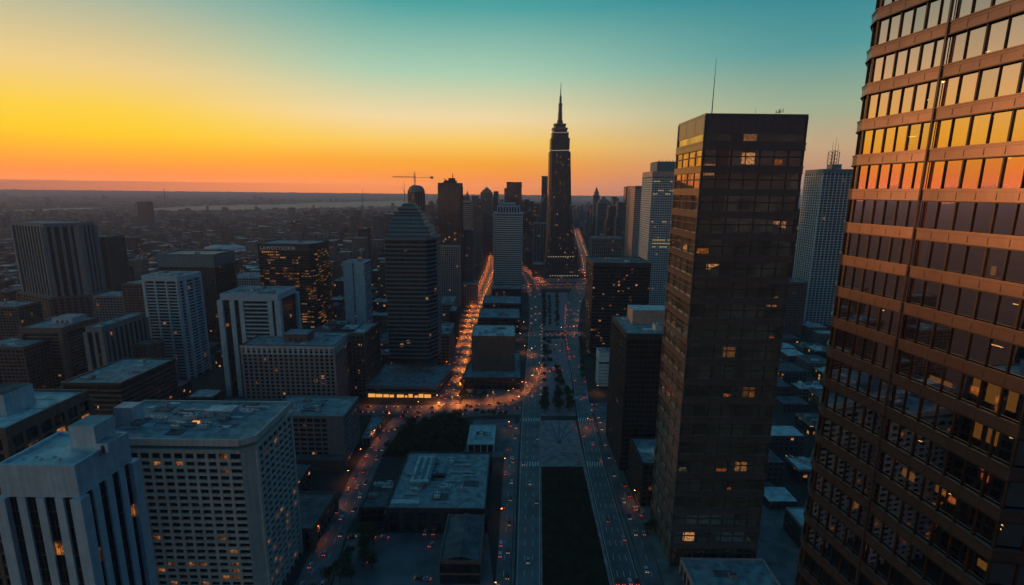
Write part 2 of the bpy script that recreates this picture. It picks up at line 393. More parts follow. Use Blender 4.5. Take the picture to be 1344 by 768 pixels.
    am = MB(); ringwall(am, offset(poly, bproj + .15), offset(poly, -.35), top, h); am.build('parapet', W, root)
    rm = MB(); rm.prism(offset(poly, -.3), h - parapet - .4, h - parapet, 0, uo=0); rm.build('roof', M[roof], root)
    if pent:
        for (u0, u1, v0, v1, ph, pm) in pent:
            xs = [p[0] for p in poly]; ys = [p[1] for p in poly]; x0, x1, y0, y1 = min(xs), max(xs), min(ys), max(ys)
            m1 = MB(); m1.box(x0 + (x1 - x0) * u0, x0 + (x1 - x0) * u1, y0 + (y1 - y0) * v0, y0 + (y1 - y0) * v1, h - parapet, h + ph, 0, 1)
            bx0, bx1 = x0 + (x1 - x0) * u0, x0 + (x1 - x0) * u1; by = y0 + (y1 - y0) * v0
            m1.box(bx0 - .25, bx1 + .25, by - .25, y0 + (y1 - y0) * v1 + .25, h + ph - .6, h + ph + .35, 0, 1)
            pr = m1.build('penthouse', [M[pm], M['roof']], root)
            if (bx1 - bx0) > 6:
                m2 = MB()
                for q in range(3): m2.box(bx0 + (bx1 - bx0) * (.2 + .25 * q), bx0 + (bx1 - bx0) * (.32 + .25 * q), by - .12, by + .05, h + .2, h + ph * .55, 0)
                m2.build('louvre', M['mdark'], pr)
    if clutter: roof_clutter(root, poly, h - parapet, rnd, clutter)
    root['_h'] = h
    return root
def proj_(X, Y, Z): return proj(X, Y, Z)
winlit_hi = {}
def pane_mat(name, lit):
    m, t, b = bsdf(name)
    b.inputs['Base Color'].default_value = (.012, .014, .018, 1); b.inputs['Roughness'].default_value = .12; b.inputs['Specular IOR Level'].default_value = .6
    if lit:
        uv = N(t, 'ShaderNodeUVMap', uv_map='UVMap')
        n = N(t, 'ShaderNodeTexNoise'); n.inputs['Scale'].default_value = 1.3; n.inputs['Detail'].default_value = 3; t.links.new(uv.outputs[0], n.inputs['Vector'])
        big = N(t, 'ShaderNodeTexNoise'); big.inputs['Scale'].default_value = .23; big.inputs['Detail'].default_value = 0; t.links.new(uv.outputs[0], big.inputs['Vector'])
        e = mth(t, 'MULTIPLY', mth(t, 'POWER', mth(t, 'MULTIPLY', n.outputs[0], 1.85), 4.0), mth(t, 'POWER', mth(t, 'MULTIPLY', big.outputs[0], 1.7), 4.0))
        b.inputs['Emission Color'].default_value = (1, .32, .06, 1); t.links.new(mth(t, 'MINIMUM', mth(t, 'MULTIPLY', e, .32), .42), b.inputs['Emission Strength'])
        m.cycles.emission_sampling = 'NONE'
    return m
M['pane'] = pane_mat('dark window pane', False); M['pane_lit'] = pane_mat('lit window pane', True)
# ------------------------------------------------------------------ ground, roads
def struct(name, mb, mat, stuff=False):
    return mb.build(name, mat, None, 'stuff' if stuff else 'structure')
mb = MB(); mb.box(-26000, 26000, -3000, 26000, -1.0, 0.0, 0)
gm, t, b = bsdf('city ground')
tcg = N(t, 'ShaderNodeTexCoord')
n1 = N(t, 'ShaderNodeTexNoise'); n1.inputs['Scale'].default_value = .0045; n1.inputs['Detail'].default_value = 9; n1.inputs['Roughness'].default_value = .7; t.links.new(tcg.outputs['Object'], n1.inputs[0])
n2 = N(t, 'ShaderNodeTexNoise'); n2.inputs['Scale'].default_value = .07; n2.inputs['Detail'].default_value = 5; t.links.new(tcg.outputs['Object'], n2.inputs[0])
c1 = ramp(t, n1.outputs[0], [(.35, (.022, .026, .02)), (.5, (.05, .048, .045)), (.65, (.10, .095, .09))])
t.links.new(mixc(t, mth(t, 'MULTIPLY', n2.outputs[0], .9), c1, (.02, .02, .02)), b.inputs['Base Color']); b.inputs['Roughness'].default_value = .9
struct('ground', mb, gm)
class Rib:
    def __init__(s, name, pts, z=.04, mat='asphalt', lanes=3, edge=True, dash=True, draw=True):
        s.L = [Vector(G(*a)) for a, b in pts]; s.R = [Vector(G(*b)) for a, b in pts]; s.name = name
        s.C = [(a + b) / 2 for a, b in zip(s.L, s.R)]
        s.cum = [0]
        for a, b in zip(s.C, s.C[1:]): s.cum.append(s.cum[-1] + (b - a).length)
        s.len = s.cum[-1]; s.z = z
        # subdivide
        n = max(2, int(s.len / 12)); S = [s.at(s.len * i / n) for i in range(n + 1)]
        s.poly = [tuple(a) for a, b, t_ in S] + [tuple(b) for a, b, t_ in reversed(S)]
        s.quads = [(S[i][0], S[i][1], S[i + 1][1], S[i + 1][0]) for i in range(n)]
        if not draw: return
        mb = MB()
        for q in s.quads: mb.face([(*p, z) for p in q])
        s.obj = struct(name, mb, M[mat])
        mk = MB()
        def mark(d0, d1, u, wd=.16):
            a0, b0, t0 = s.at(d0); a1, b1, t1 = s.at(d1); n0 = (b0 - a0).normalized(); n1_ = (b1 - a1).normalized()
            p = a0.lerp(b0, u); q = a1.lerp(b1, u)
            mk.face([(*(p - n0 * wd), z + .03), (*(p + n0 * wd), z + .03), (*(q + n1_ * wd), z + .03), (*(q - n1_ * wd), z + .03)])
        d_ = 0
        while d_ < s.len - 12:
            if edge: mark(d_, d_ + 6, .04, .12); mark(d_ + 6, d_ + 12, .04, .12); mark(d_, d_ + 6, .96, .12); mark(d_ + 6, d_ + 12, .96, .12)
            if dash:
                for k in range(1, lanes): mark(d_, d_ + 4.5, k / lanes, .13)
            d_ += 12
        if mk.f: struct(name + '_marking', mk, M['paint'])
    def at(s, d_):
        d_ = min(max(d_, 0), s.len)
        for i in range(len(s.cum) - 1):
            if d_ <= s.cum[i + 1] or i == len(s.cum) - 2:
                t_ = (d_ - s.cum[i]) / max(s.cum[i + 1] - s.cum[i], 1e-6)
                return s.L[i].lerp(s.L[i + 1], t_), s.R[i].lerp(s.R[i + 1], t_), (s.C[i + 1] - s.C[i]).normalized()
    def pos(s, d_, u):
        a, b, t_ = s.at(d_); return a.lerp(b, u), t_
rows = lambda L: [((xl, y), (xr, y)) for y, xl, xr in L]
RB = {}
RB['aveW'] = Rib('avenue_road', rows([(980, 655, 709), (768, 677, 709), (612, 682, 709.5), (540, 685, 710), (438, 694, 712), (400, 695, 711), (385, 693, 711), (372, 688, 706), (362, 683, 700), (350, 676, 692)]), lanes=3)
RB['aveE'] = Rib('avenue_road', rows([(980, 842, 900), (768, 805, 840), (612, 770, 793), (540, 757, 775), (500, 752, 769), (438, 741, 758), (400, 742, 762), (385, 747, 768), (372, 756, 776), (355, 766, 781), (330, 764, 772), (300, 756, 760)]), lanes=4)
RB['servW'] = Rib('service_road', rows([(980, 622, 652), (768, 650, 670), (690, 656, 673), (612, 661, 677), (556, 668, 681)]), lanes=2, z=.045, edge=False)
RB['servE'] = Rib('service_road', rows([(980, 925, 965), (768, 848, 870), (700, 828, 850), (612, 797, 815), (560, 785, 800), (542, 780, 796)]), lanes=2, z=.045, edge=False)
RB['diag'] = Rib('diagonal_street', rows([(533, 572, 602), (500, 581, 607), (465, 591, 616), (438, 607, 620), (412, 616, 629), (386, 624, 638), (360, 636, 648), (345, 641, 650), (335, 643, 651)]), lanes=4, z=.06, edge=False)
RB['curve'] = Rib('curved_street', [((340, 860), (405, 860)), ((387, 768), (433, 768)), ((425, 690), (457, 692)), ((440, 668), (473, 668)), ((465, 614), (495, 614)), ((484, 587), (509, 587)), ((502, 562), (525, 564)), ((520, 546), (545, 556)), ((558, 536), (580, 550)), ((600, 532), (618, 547)), ((640, 530), (650, 545)), ((684, 529), (684, 544))], lanes=3, z=.05, edge=False)
RB['crossW'] = Rib('cross_street', [((420, 531), (420, 544)), ((473, 531), (473, 545)), ((530, 532), (530, 545)), ((575, 532), (575, 545))], lanes=2, z=.07, edge=False)
RB['slip'] = Rib('slip_road', [((600, 531), (600, 537)), ((640, 528), (642, 535)), ((670, 522), (674, 531)), ((690, 512), (697, 520)), ((702, 498), (708, 504)), ((709, 480), (714, 484))], lanes=2, z=.10, edge=False, dash=False)
RB['crossE'] = Rib('cross_street', [((773, 529), (773, 543)), ((800, 528), (800, 541)), ((860, 527), (860, 540)), ((960, 526), (960, 539))], lanes=2, z=.055, edge=False)
RB['crossN'] = Rib('crossing_road', [((640, 437), (640, 442)), ((700, 437), (700, 442)), ((775, 436), (775, 441)), ((850, 435), (850, 440))], lanes=2, z=.065, edge=False)
RB['plazaN'] = Rib('square_road', [((676, 374), (676, 379)), ((700, 373), (700, 379)), ((735, 372), (735, 378)), ((770, 372), (770, 378)), ((800, 371), (800, 377))], lanes=2, z=.075, edge=False)
RB['farE'] = Rib('orange_street', rows([(372, 768, 777), (340, 763, 771), (318, 757, 763), (300, 753, 757)]), lanes=2, z=.08, edge=False, dash=False)
RB['farW'] = Rib('orange_street', [((712, 371), (716, 374)), ((703, 363), (707, 368)), ((692, 355), (696, 360)), ((684, 348), (688, 353))], lanes=2, z=.085, edge=False, dash=False)
RB['west'] = Rib('west_street', [((310, 530), (310, 540)), ((290, 500), (302, 508)), ((262, 508), (290, 520))], lanes=2, z=.05, edge=False, draw=False)
ROADP = [r.poly for r in RB.values()]
def gpoly(name, px, z, mat, side=True, stuff=False):
    P = [G(*p) for p in px]
    a = sum(P[i][0] * P[(i + 1) % len(P)][1] - P[(i + 1) % len(P)][0] * P[i][1] for i in range(len(P)))
    if a < 0: P.reverse()
    mb = MB(); mb.prism(P, 0.0, z, 0, bot=False); o = struct(name, mb, M[mat], stuff); return P
# raised pavements with kerbs
median = gpoly('median_pavement', [(709.5, 900), (709.5, 768), (709.7, 612), (709.8, 552), (755, 552), (769, 612), (804, 768), (826, 900)], .15, 'plaza')
lawn = gpoly('lawn', [(714, 900), (712, 768), (710.5, 613), (765, 613), (800, 768), (818, 900)], .22, 'grass')
med2 = gpoly('median_pavement', [(710.5, 546), (712.3, 445), (740.5, 445), (749, 490), (756, 546)], .15, 'plaza')
med3 = gpoly('median_pavement', [(712.5, 434), (711.5, 384), (745, 384), (741.5, 434)], .15, 'plaza')
side1 = gpoly('pavement', [(672.5, 900), (674.5, 768), (679, 612), (683, 556), (684.5, 548), (683, 548), (680.5, 556), (677, 612), (671, 768), (664, 900)], .14, 'pave')
side2 = gpoly('pavement', [(838, 900), (841.5, 768), (794.5, 612), (776.5, 545), (779, 545), (797, 612), (848, 768), (870, 900)], .14, 'pave')
side3 = gpoly('pavement', [(872, 768), (830, 640), (798, 545), (880, 545), (1020, 640), (1100, 768)], .14, 'pave')
sqr = gpoly('square_pavement', [(700, 371), (775, 370), (772, 352), (705, 352)], .15, 'plaza')
park = gpoly('park_lawn', [(500, 600), (524, 566), (560, 552), (612, 549), (618, 560), (606, 600)], .16, 'grass')
plz = gpoly('plaza_pavement', [(606, 600), (622, 551), (676, 550), (668, 600)], .14, 'pave')
tri = gpoly('pavement', [(606, 531), (612, 505), (682, 505), (681, 528)], .14, 'pave')
lot = gpoly('car_park', [(436, 768), (458, 700), (575, 700), (640, 700), (648, 768), (640, 900), (400, 900)], .05, 'asphalt')
# plaza star: inlaid lines of pale paving
mb = MB()
def gline(a, b, wd, z=.17):
    p, q = Vector(G(*a)), Vector(G(*b)); n = (q - p).normalized(); n = Vector((-n.y, n.x)) * wd
    mb.face([(*(p - n), z), (*(p + n), z), (*(q + n), z), (*(q - n), z)])
ctr = (734, 582)
for tx, ty in ((712, 556), (757, 556), (712, 575), (760, 575), (712, 592), (764, 590), (722, 553), (746, 553), (734, 553)): gline(ctr, (tx, ty), .5)
for k in range(5): gline((712 + k * .5, 598 + k * 2.4), (734, 590 + k * 2.6), .3); gline((734, 590 + k * 2.6), (765 - k * .5, 598 + k * 2.4), .3)
pts_ = [(712 + 50 * i / 14, 610 - 12 * math.sin(math.pi * i / 14)) for i in range(15)]
for a, b in zip(pts_, pts_[1:]): gline(a, b, .5)
struct('plaza_inlay', mb, M['pave'])
# zebra crossings
mb = MB()
for (xa, xb, ya, yb, n) in ((684, 708, 606, 612, 7), (770, 792, 606, 612, 7), (750, 772, 520, 524, 8), (686, 709, 549, 553, 7), (758, 779, 549, 553, 7)):
    for k in range(n):
        a = xa + (xb - xa) * (k + .2) / n; c_ = xa + (xb - xa) * (k + .65) / n
        mb.face([(*G(a, yb), .09), (*G(c_, yb), .09), (*G(c_, ya), .09), (*G(a, ya), .09)])
struct('crossing_marking', mb, M['paint'])
# water far off
wm, t, b = bsdf('still water'); b.inputs['Base Color'].default_value = (.02, .03, .035, 1); b.inputs['Roughness'].default_value = .45; b.inputs['Specular IOR Level'].default_value = .5
nn = N(t, 'ShaderNodeTexNoise'); nn.inputs['Scale'].default_value = .01; bp = N(t, 'ShaderNodeBump'); bp.inputs['Strength'].default_value = .15; t.links.new(nn.outputs[0], bp.inputs['Height']); t.links.new(bp.outputs[0], b.inputs['Normal'])
def hz(x): return 257.5 - 11.0 * x / 1016      # row of the horizon
WATER = []
def water(name, pts):
    mb = MB(); P = [G(x, hz(x) + dy) for x, dy in pts]; WATER.append(P)
    a = sum(P[i][0] * P[(i + 1) % len(P)][1] - P[(i + 1) % len(P)][0] * P[i][1] for i in range(len(P)))
    if a < 0: P.reverse()
    mb.face([(*p, .6) for p in P]); struct(name, mb, wm)
water('river', [(190, 19), (260, 16), (370, 15), (400, 13.5), (560, 11.5), (640, 11.5), (640, 17), (540, 18.5), (430, 20), (300, 22), (190, 22)])
water('river', [(-60, 20), (60, 17.5), (120, 16.5), (120, 18.5), (60, 20.5), (-60, 23.5)])
water('river', [(760, 11), (830, 9.5), (1100, 10), (1100, 14), (900, 15), (800, 13.5), (760, 14)])
water('river', [(540, 5), (620, 4.6), (700, 5), (620, 6)])
# ------------------------------------------------------------------ the near tower on the right
M['coated'] = None
def coated_glass(name, tint, trans):
    m, t, b = bsdf(name); t.nodes.remove(b); out = t.nodes['Material Output']
    gl = N(t, 'ShaderNodeBsdfGlossy'); gl.inputs['Roughness'].default_value = .015; gl.inputs['Color'].default_value = (*tint, 1)
    tcx = N(t, 'ShaderNodeTexCoord'); n = N(t, 'ShaderNodeTexNoise'); n.inputs['Scale'].default_value = .35; n.inputs['Detail'].default_value = 1
    t.links.new(tcx.outputs['Object'], n.inputs['Vector']); bp = N(t, 'ShaderNodeBump'); bp.inputs['Strength'].default_value = .012; bp.inputs['Distance'].default_value = .4
    t.links.new(n.outputs[0], bp.inputs['Height']); t.links.new(bp.outputs[0], gl.inputs['Normal'])
    tr = N(t, 'ShaderNodeBsdfTransparent'); tr.inputs['Color'].default_value = (.62, .66, .68, 1)
    mx = N(t, 'ShaderNodeMixShader'); mx.inputs[0].default_value = trans
    t.links.new(gl.outputs[0], mx.inputs[1]); t.links.new(tr.outputs[0], mx.inputs[2]); t.links.new(mx.outputs[0], out.inputs[0]); return m
M['coated'] = coated_glass('coated curtain wall glass', (.86, .60, .56), .15)
M['coated2'] = coated_glass('coated curtain wall glass, paler coating', (.80, .59, .57), .2)
M['gran'] = plain('rose polished metal spandrel', (.115, .085, .082), .32, metal=.6, var=.12, scale=.5, streak=.3)
M['mull'] = plain('bronze mullion', (.035, .024, .02), .4, var=.2, scale=1)
M['slab'] = plain('office ceiling and floor', (.05, .045, .04), .9)
M['core'] = plain('office partition', (.08, .055, .04), .9)
M['lampo'] = emis('office lamp', (1, .46, .12), 9.0)
M['roomlit'] = emis('lit office wall', (1, .36, .05), 1.0, (.3, .2, .1))
M['coolp'] = emis('lit office ceiling', (.75, .85, .55), 2.5)
def near_tower():
    poly = [(46.3, 43.0), (78, 38.5), (84, 66), (70, 78), (50, 74), (44.2, 67.6), (43.35, 65.6), (44.7, 57)]
    poly = [(46.3, 43.0), (78, 38.5), (84, 66), (70, 78), (50, 75), (44.3, 67.9), (43.5, 65.9), (44.9, 56.6)]
    HERO.append(offset(poly, 4))
    cx, cy_ = cent(poly)
    root = thing('office_tower', 'near glass office tower filling the right edge, rose granite bands and mirror windows', 'skyscraper', (cx, cy_, 0))
    fh, bh = 4.2, 1.15; k0, k1 = -47, 14
    vis_faces = [7, 6, 5, 0]
    rnd = random.Random(3)
    out = offset(poly, .36); lip = offset(poly, .46); inn = offset(poly, -.06)
    sp_ = MB(); ringwall(sp_, out, offset(poly, -.05), 0, bh, 0)
    for i, a, b, dd, L in edges(out):
        n = max(1, round(L / 1.9))
        for q in range(1, n): sp_.obox(a[0] + dd[0] * L * q / n, a[1] + dd[1] * L * q / n, dd[0], dd[1], .03, .02, .17, bh - .17, 1)
    me_s = sp_.mesh('spandrel', [M['gran'], M['mull']], (cx, cy_, 0))
    lm = MB(); ringwall(lm, lip, offset(poly, .3), bh - .02, bh + .12, 0); ringwall(lm, lip, offset(poly, .3), -.1, .02, 1); ringwall(lm, offset(poly, .385), offset(poly, .3), bh * .78, bh * .78 + .06, 1)
    ringwall(lm, offset(poly, .41), offset(poly, .3), bh - .3, bh - .22, 0)
    me_l = lm.mesh('ledge', [M['gran'], M['mull']], (cx, cy_, 0))
    fl = MB(); fl.prism(inn, .35, .85); me_f = fl.mesh('floor_slab', [M['slab']], (cx, cy_, 0))
    def put(name, me, z, par=root):
        o = bpy.data.objects.new(name, me); sc.collection.objects.link(o); o.parent = par; o.location = (0, 0, z); return o
    # panes: widths laid out along each visible face
    lay = []
    for i, a, b, dd, L in edges(poly):
        if i == 7: n = 7
        elif i == 6: n = 6
        elif i == 5: n = 1
        else: n = max(2, round(L / 2.4))
        lay.append((i, a, b, dd, L, n))
    nwin = 0; rest = MB(); mul = MB(); meshes = {}
    for k in range(k0, k1):
        z = CAM_H + k * fh - bh / 2
        s_ = put('spandrel', me_s, z); put('ledge', me_l, 0, s_); put('floor_slab', me_f, z)
        for (i, a, b, dd, L, n) in lay:
            for q in range(n):
                u0, u1 = L * q / n + .06, L * (q + 1) / n - .06
                P0 = (a[0] + dd[0] * u0, a[1] + dd[1] * u0); P1 = (a[0] + dd[0] * u1, a[1] + dd[1] * u1)
                own = i in (7, 6, 5) and -1 <= k <= 7 and nwin < 99
                mi = rnd.choice((0, 0, 0, 1)) if own else 0
                if own:
                    mb = MB()
                    # every pane sits a hair out of true, so each mirrors a little differently
                    e1, e2 = rnd.uniform(-.012, .012), rnd.uniform(-.012, .012); nx, ny = dd[1], -dd[0]
                    mb.face([(P0[0] + nx * e1, P0[1] + ny * e1, z + bh), (P1[0], P1[1], z + bh), (P1[0] + nx * e2, P1[1] + ny * e2, z + fh), (P0[0] + nx * (e1 + e2), P0[1] + ny * (e1 + e2), z + fh)], mi)
                    mb.build('window', [M['coated'], M['coated2']], root); nwin += 1
                else: rest.face([(*P0, z + bh), (*P1, z + bh), (*P1, z + fh), (*P0, z + fh)], mi)
    rest.build('window', [M['coated'], M['coated2']], root, kind='stuff')
    zb, zt = CAM_H + k0 * fh, CAM_H + k1 * fh
    for (i, a, b, dd, L, n) in lay:
        for q in range(n + (0 if i else 0)):
            u = L * q / n; wide = .15 if ((q % 2 == 0) if i != 7 else q in (2, 4, 6)) else .06
            if i == 7 and q == 0: continue
            if q == 0: wide = .3 if i in (7, 6) else .2
            m1 = MB(); m1.obox(a[0] + dd[0] * u + dd[1] * .05, a[1] + dd[1] * u - dd[0] * .05, dd[0], dd[1], wide / 2, .12, zb, zt)
            m1.build('mullion', M['mull'], root)
    # the projecting rib where two facets meet
    a = poly[7]; m1 = MB(); m1.obox(a[0] - .42, a[1], 0, 1, .11, .13, zb, zt); m1.build('rib', M['gran'], root)
    # rooms behind the glass
    core = offset(poly, -5.5); m1 = MB(); m1.prism(core, zb, zt); m1.build('core_wall', M['core'], root)
    def inside(face, t_, depth):
        i, a, b, dd, L, n = lay[face]; nx, ny = dd[1], -dd[0]
        return (a[0] + dd[0] * L * t_ - nx * depth, a[1] + dd[1] * L * t_ - ny * depth), dd
    for (face, t_, k, wd, ht, dep) in ((7, .67, -5, 1.3, 2.1, 2.2), (7, .80, -5, .8, 2.2, 2.2), (7, .50, -5, .9, 1.9, 3.0), (7, .70, -6, 1.0, 2.0, 2.6), (7, .60, -6, .8, 2.2, 2.4), (7, .28, -5, 2.6, .5, 2.0),
                                       (7, .38, -8, 1.2, 1.2, 3), (6, .5, -10, .6, 1.0, 2.5), (7, .15, -8, 1.6, 1.0, 2.0), (7, .85, -9, 1.0, .8, 2.0), (7, .5, -2, .4, .9, 2.2)):
        (X, Y), dd = inside(face, t_, dep); z = CAM_H + k * fh + bh / 2
        m1 = MB(); m1.obox(X, Y, dd[0], dd[1], wd / 2, .06, z + .1, z + .1 + ht); m1.build('lit_partition', M['roomlit'], root)
    for k in range(-13, 10):
        for q in range(rnd.choice((1, 2, 2, 3)) + (2 if k in (-5, -6, -8) else 0)):
            face = rnd.choice((7, 7, 7, 6)); (X, Y), dd = inside(face, rnd.random(), rnd.uniform(1.2, 4.5)); z = CAM_H + (k + 1) * fh - bh / 2
            m1 = MB(); L = rnd.choice((.12, .2, .5)); zz = z - rnd.choice((.06, .2, 1.2, 2.2))
            m1.obox(X, Y, dd[0], dd[1], L, .07, zz, zz + .06); m1.build('office_lamp', M['lampo'], root)
    for (face, t_) in ((7, .55), (7, .8), (6, .25)):
        for dz in (0, .25):
            (X, Y), dd = inside(face, t_, 2.2 + dz); z = CAM_H + 6 * fh - bh / 2
            m1 = MB(); m1.tube((X, Y, z - .45 - dz), (X, Y, z - .3 - dz), .32, .16, n=8); m1.tube((X, Y, z - .3 - dz), (X, Y, z + .3), .012, n=4); m1.build('pendant_lamp', M['coolp'], root)
    for q in range(26):
        (X, Y), dd = inside(rnd.choice((7, 7, 6)), rnd.random(), rnd.uniform(.25, .7)); k = rnd.randint(-9, 6); z = CAM_H + k * fh + bh / 2
        m1 = MB(); m1.obox(X, Y, dd[0], dd[1], rnd.uniform(.3, .9), .02, z + rnd.uniform(0, .9), z + 2.84); m1.build('blind', M['white'], root)
near_tower()

# ------------------------------------------------------------------ the dark slab tower with the copper flank
M['copper'] = plain('bronze metal spandrel', (.19, .15, .135), .30, metal=.6, var=.12, scale=.3, streak=.3)
M['coated3'] = facade('bronze mirror glass', (0, 0, 0), (.27, .20, .14), cw=6, ch=5.2, wx=1.1, wy=1.1, lit=.012, es=.4, metal_g=.85, rough_g=.03, spec_g=.9, run=1)
def slab_tower():
    D = 243.0; X0 = 87.6; X1 = 133.5; dep = 38.0; h = 235.5
    poly = [(X0, D), (X1, D), (X1, D + dep), (X0, D + dep)]; HERO.append(offset(poly, 4)); cx, cy_ = cent(poly)
    root = thing('slab_tower', 'tall black slab tower with copper lit left flank and a whip aerial on its roof', 'skyscraper', (cx, cy_, 0))
    mb = MB(); mb.prism(poly, 0, h - 1); mb.build('glazing', M['coated3'], root)
    mod = 10.4; top = h - 13.0; n = int(top / mod); off = offset(poly, .7); rnd = random.Random(5)
    sp_ = MB(); sp_.prism(off, 0, 2.6); sp_.prism(offset(poly, .9), 2.58, 2.95); sp_.prism(offset(poly, .9), -.35, .02)
    me = sp_.mesh('spandrel', [M['copper']], (cx, cy_, 0))
    st = MB(); st.prism(offset(poly, .35), 0, .55); me2 = st.mesh('sill_band', [M['mdark']], (cx, cy_, 0))
    for k in range(n + 1):
        z = top - k * mod - 2.6
        if z < 2: break
        o = bpy.data.objects.new('spandrel', me); sc.collection.objects.link(o); o.parent = root; o.location = (0, 0, z)
        o = bpy.data.objects.new('sill_band', me2); sc.collection.objects.link(o); o.parent = root; o.location = (0, 0, z - 3.6)
    for i, a, b, dd, L in edges(poly):
        nn_ = 7 if i % 2 == 0 else 4
        for q in range(nn_):
            m1 = MB(); u = L * q / nn_; wd = .45 if q == 0 else (.22 if q % 2 else .35)
            if q == 0: m1.obox(a[0], a[1], dd[0], dd[1], .55, .55, 0, h - 1.0 + .003 * i)
            else: m1.obox(a[0] + dd[0] * u, a[1] + dd[1] * u, dd[0], dd[1], wd, .3, 0, top - .01)
            m1.build('mullion', M['mdark'], root)
    am = MB(); am.prism(offset(poly, .5), top - .01, top + 1.0); am.build('spandrel', M['copper'], root)
    am = MB(); am.prism(offset(poly, .25), top + 4.2, h - .8); ringwall(am, offset(poly, .45), offset(poly, -.5), h - 1.0, h)
    for i, a, b, dd, L in edges(offset(poly, .25)):
        nn_ = 6 if i % 2 == 0 else 3
        for q in range(1, nn_): am.obox(a[0] + dd[0] * L * q / nn_, a[1] + dd[1] * L * q / nn_, dd[0], dd[1], .05, .05, top + 4.4, h - 1.1, 1)
    am.build('parapet', [M['copper'], M['steel']], root)
    roof_clutter(root, poly, h - .8, rnd, 3)
    for (u, v, hh, r) in ((.13, .25, 26, .28), (.56, .2, 4.2, .1), (.79, .2, 3.2, .12), (.82, .2, 3.6, .1)):
        m1 = MB(); X, Y = X0 + (X1 - X0) * u, D + dep * v; m1.tube((X, Y, h - .8), (X, Y, h + hh * .4), r, r * .7, 8); m1.tube((X, Y, h + hh * .4), (X, Y, h + hh), r * .7, r * .25, 8)
        if hh < 4: m1.tube((X - .9, Y, h + hh * .5), (X + .9, Y, h + hh * .75), .09); m1.tube((X - .9, Y, h + hh * .4), (X - .9, Y, h + hh * .9), .15); m1.tube((X + .9, Y, h + hh * .5), (X + .9, Y, h + hh), .15)
        m1.build('aerial', M['steel'], root)
    # lit rooms on the front and flank
    for (k, q, w0, hh, part) in ((1, 5, .5, 2.6, 1), (5, 0, .9, 2.6, 1), (9, 6, .4, .7, 0), (12, 3, .5, 1.6, 1), (12, 5, .3, 2.2, 1), (16, 3, .8, 1.6, 0), (17, 4, .3, 1.2, 0), (16, 0, .6, 2.2, 2)):
        z = top - k * mod + .9; Wc = (X1 - X0) / 7; xa = X0 + Wc * (q + .12)
        m1 = MB(); m1.face([(xa, D - .07, z), (xa + Wc * w0, D - .07, z), (xa + Wc * w0, D - .07, z + hh), (xa, D - .07, z + hh)], 0, [(xa, 0), (xa + Wc * w0, 0), (xa + Wc * w0, hh), (xa, hh)])
        m1.build('lit_window', M['pane_lit2'] if part < 2 else M['pane_lit3'], root)
    # low annex at its foot
    A, hA = fb(892, 1046, 742, 22, D=232); 
def lit2(name, col, s):
    m, t, b = bsdf(name); b.inputs['Base Color'].default_value = (.02, .02, .02, 1)
    uv = N(t, 'ShaderNodeUVMap', uv_map='UVMap'); n = N(t, 'ShaderNodeTexNoise'); n.inputs['Scale'].default_value = .9; n.inputs['Detail'].default_value = 4; t.links.new(uv.outputs[0], n.inputs['Vector'])
    e = mth(t, 'POWER', mth(t, 'MULTIPLY', n.outputs[0], 1.8), 5.0); b.inputs['Emission Color'].default_value = (*col, 1); t.links.new(mth(t, 'MINIMUM', mth(t, 'MULTIPLY', e, s), s * 1.2), b.inputs['Emission Strength'])
    m.cycles.emission_sampling = 'NONE'; return m
M['pane_lit2'] = lit2('window with a lamp on behind it', (1, .26, .03), .22); M['pane_lit3'] = lit2('window with pale light behind it', (.8, .75, .4), .06)
slab_tower()
# ------------------------------------------------------------------ the named buildings, near to far
GL = {}
def g(name, **k):
    GL[name] = glz('window glass ' + name, **k); return GL[name]
g_dim = g('mostly dark', cw=3.4, ch=3.5, lit=.007, es=.3)
g_some = g('some lit', cw=3.2, ch=3.4, lit=.016, es=.4, run=1)
g_many = g('many lit', cw=2.6, ch=3.45, wx=.8, wy=.62, lit=.22, es=.32, run=3)
g_bright = g('bright rows', cw=3.0, ch=3.7, wx=.8, wy=.6, lit=.06, es=.4, run=1)
winlit_hi.update({'pier_building': .35, 'grid_building': .42, 'office_block': .75})

# pale pier building, bottom left corner
P, h = fb(-3, 97, 610, 16, D=105)
X1 = P[1][0]
b_ = building('pier_building', 'pale corner office building with wide white piers between dark window strips, front left', P, h, wall='blue', glass=GL['mostly dark'],
         fh=3.8, bh=.35, bw=4.0, pw=1.9, proj=.6, bproj=.05, attic=8.0, split=True, roof='roof_pale', clutter=0, winparts=(0, 1), spand='mdark', piermat='blue', seed=4)
rp = random.Random(9)
mb = MB(); X, Y = P[0][0] + (X1 - P[0][0]) * .86 - 1, P[0][1] + 10.5; z = h - .9
mb.box(X - 3.6, X + 2.6, Y - 3, Y + 3.2, z, z + 6.6, 0, 1); mb.box(X + 2.6, X + 5.6, Y - 3.4, Y + .4, z, z + 2.4, 0, 1); o = mb.build('penthouse', [M['blue'], M['roof']], b_)
mb = MB(); mb.box(X + 4.0, X + 4.8, Y - 3.52, Y - 3.38, z + .1, z + 1.9); mb.build('door', M['mdark'], o)
for k in range(5): mb = MB(); mb.box(X - 12 + k * 2.1, X - 11.3 + k * 2.1, Y - 7 + (k % 2), Y - 6.6 + (k % 2), z, z + .45); mb.build('roof_unit', M['unit'], b_)

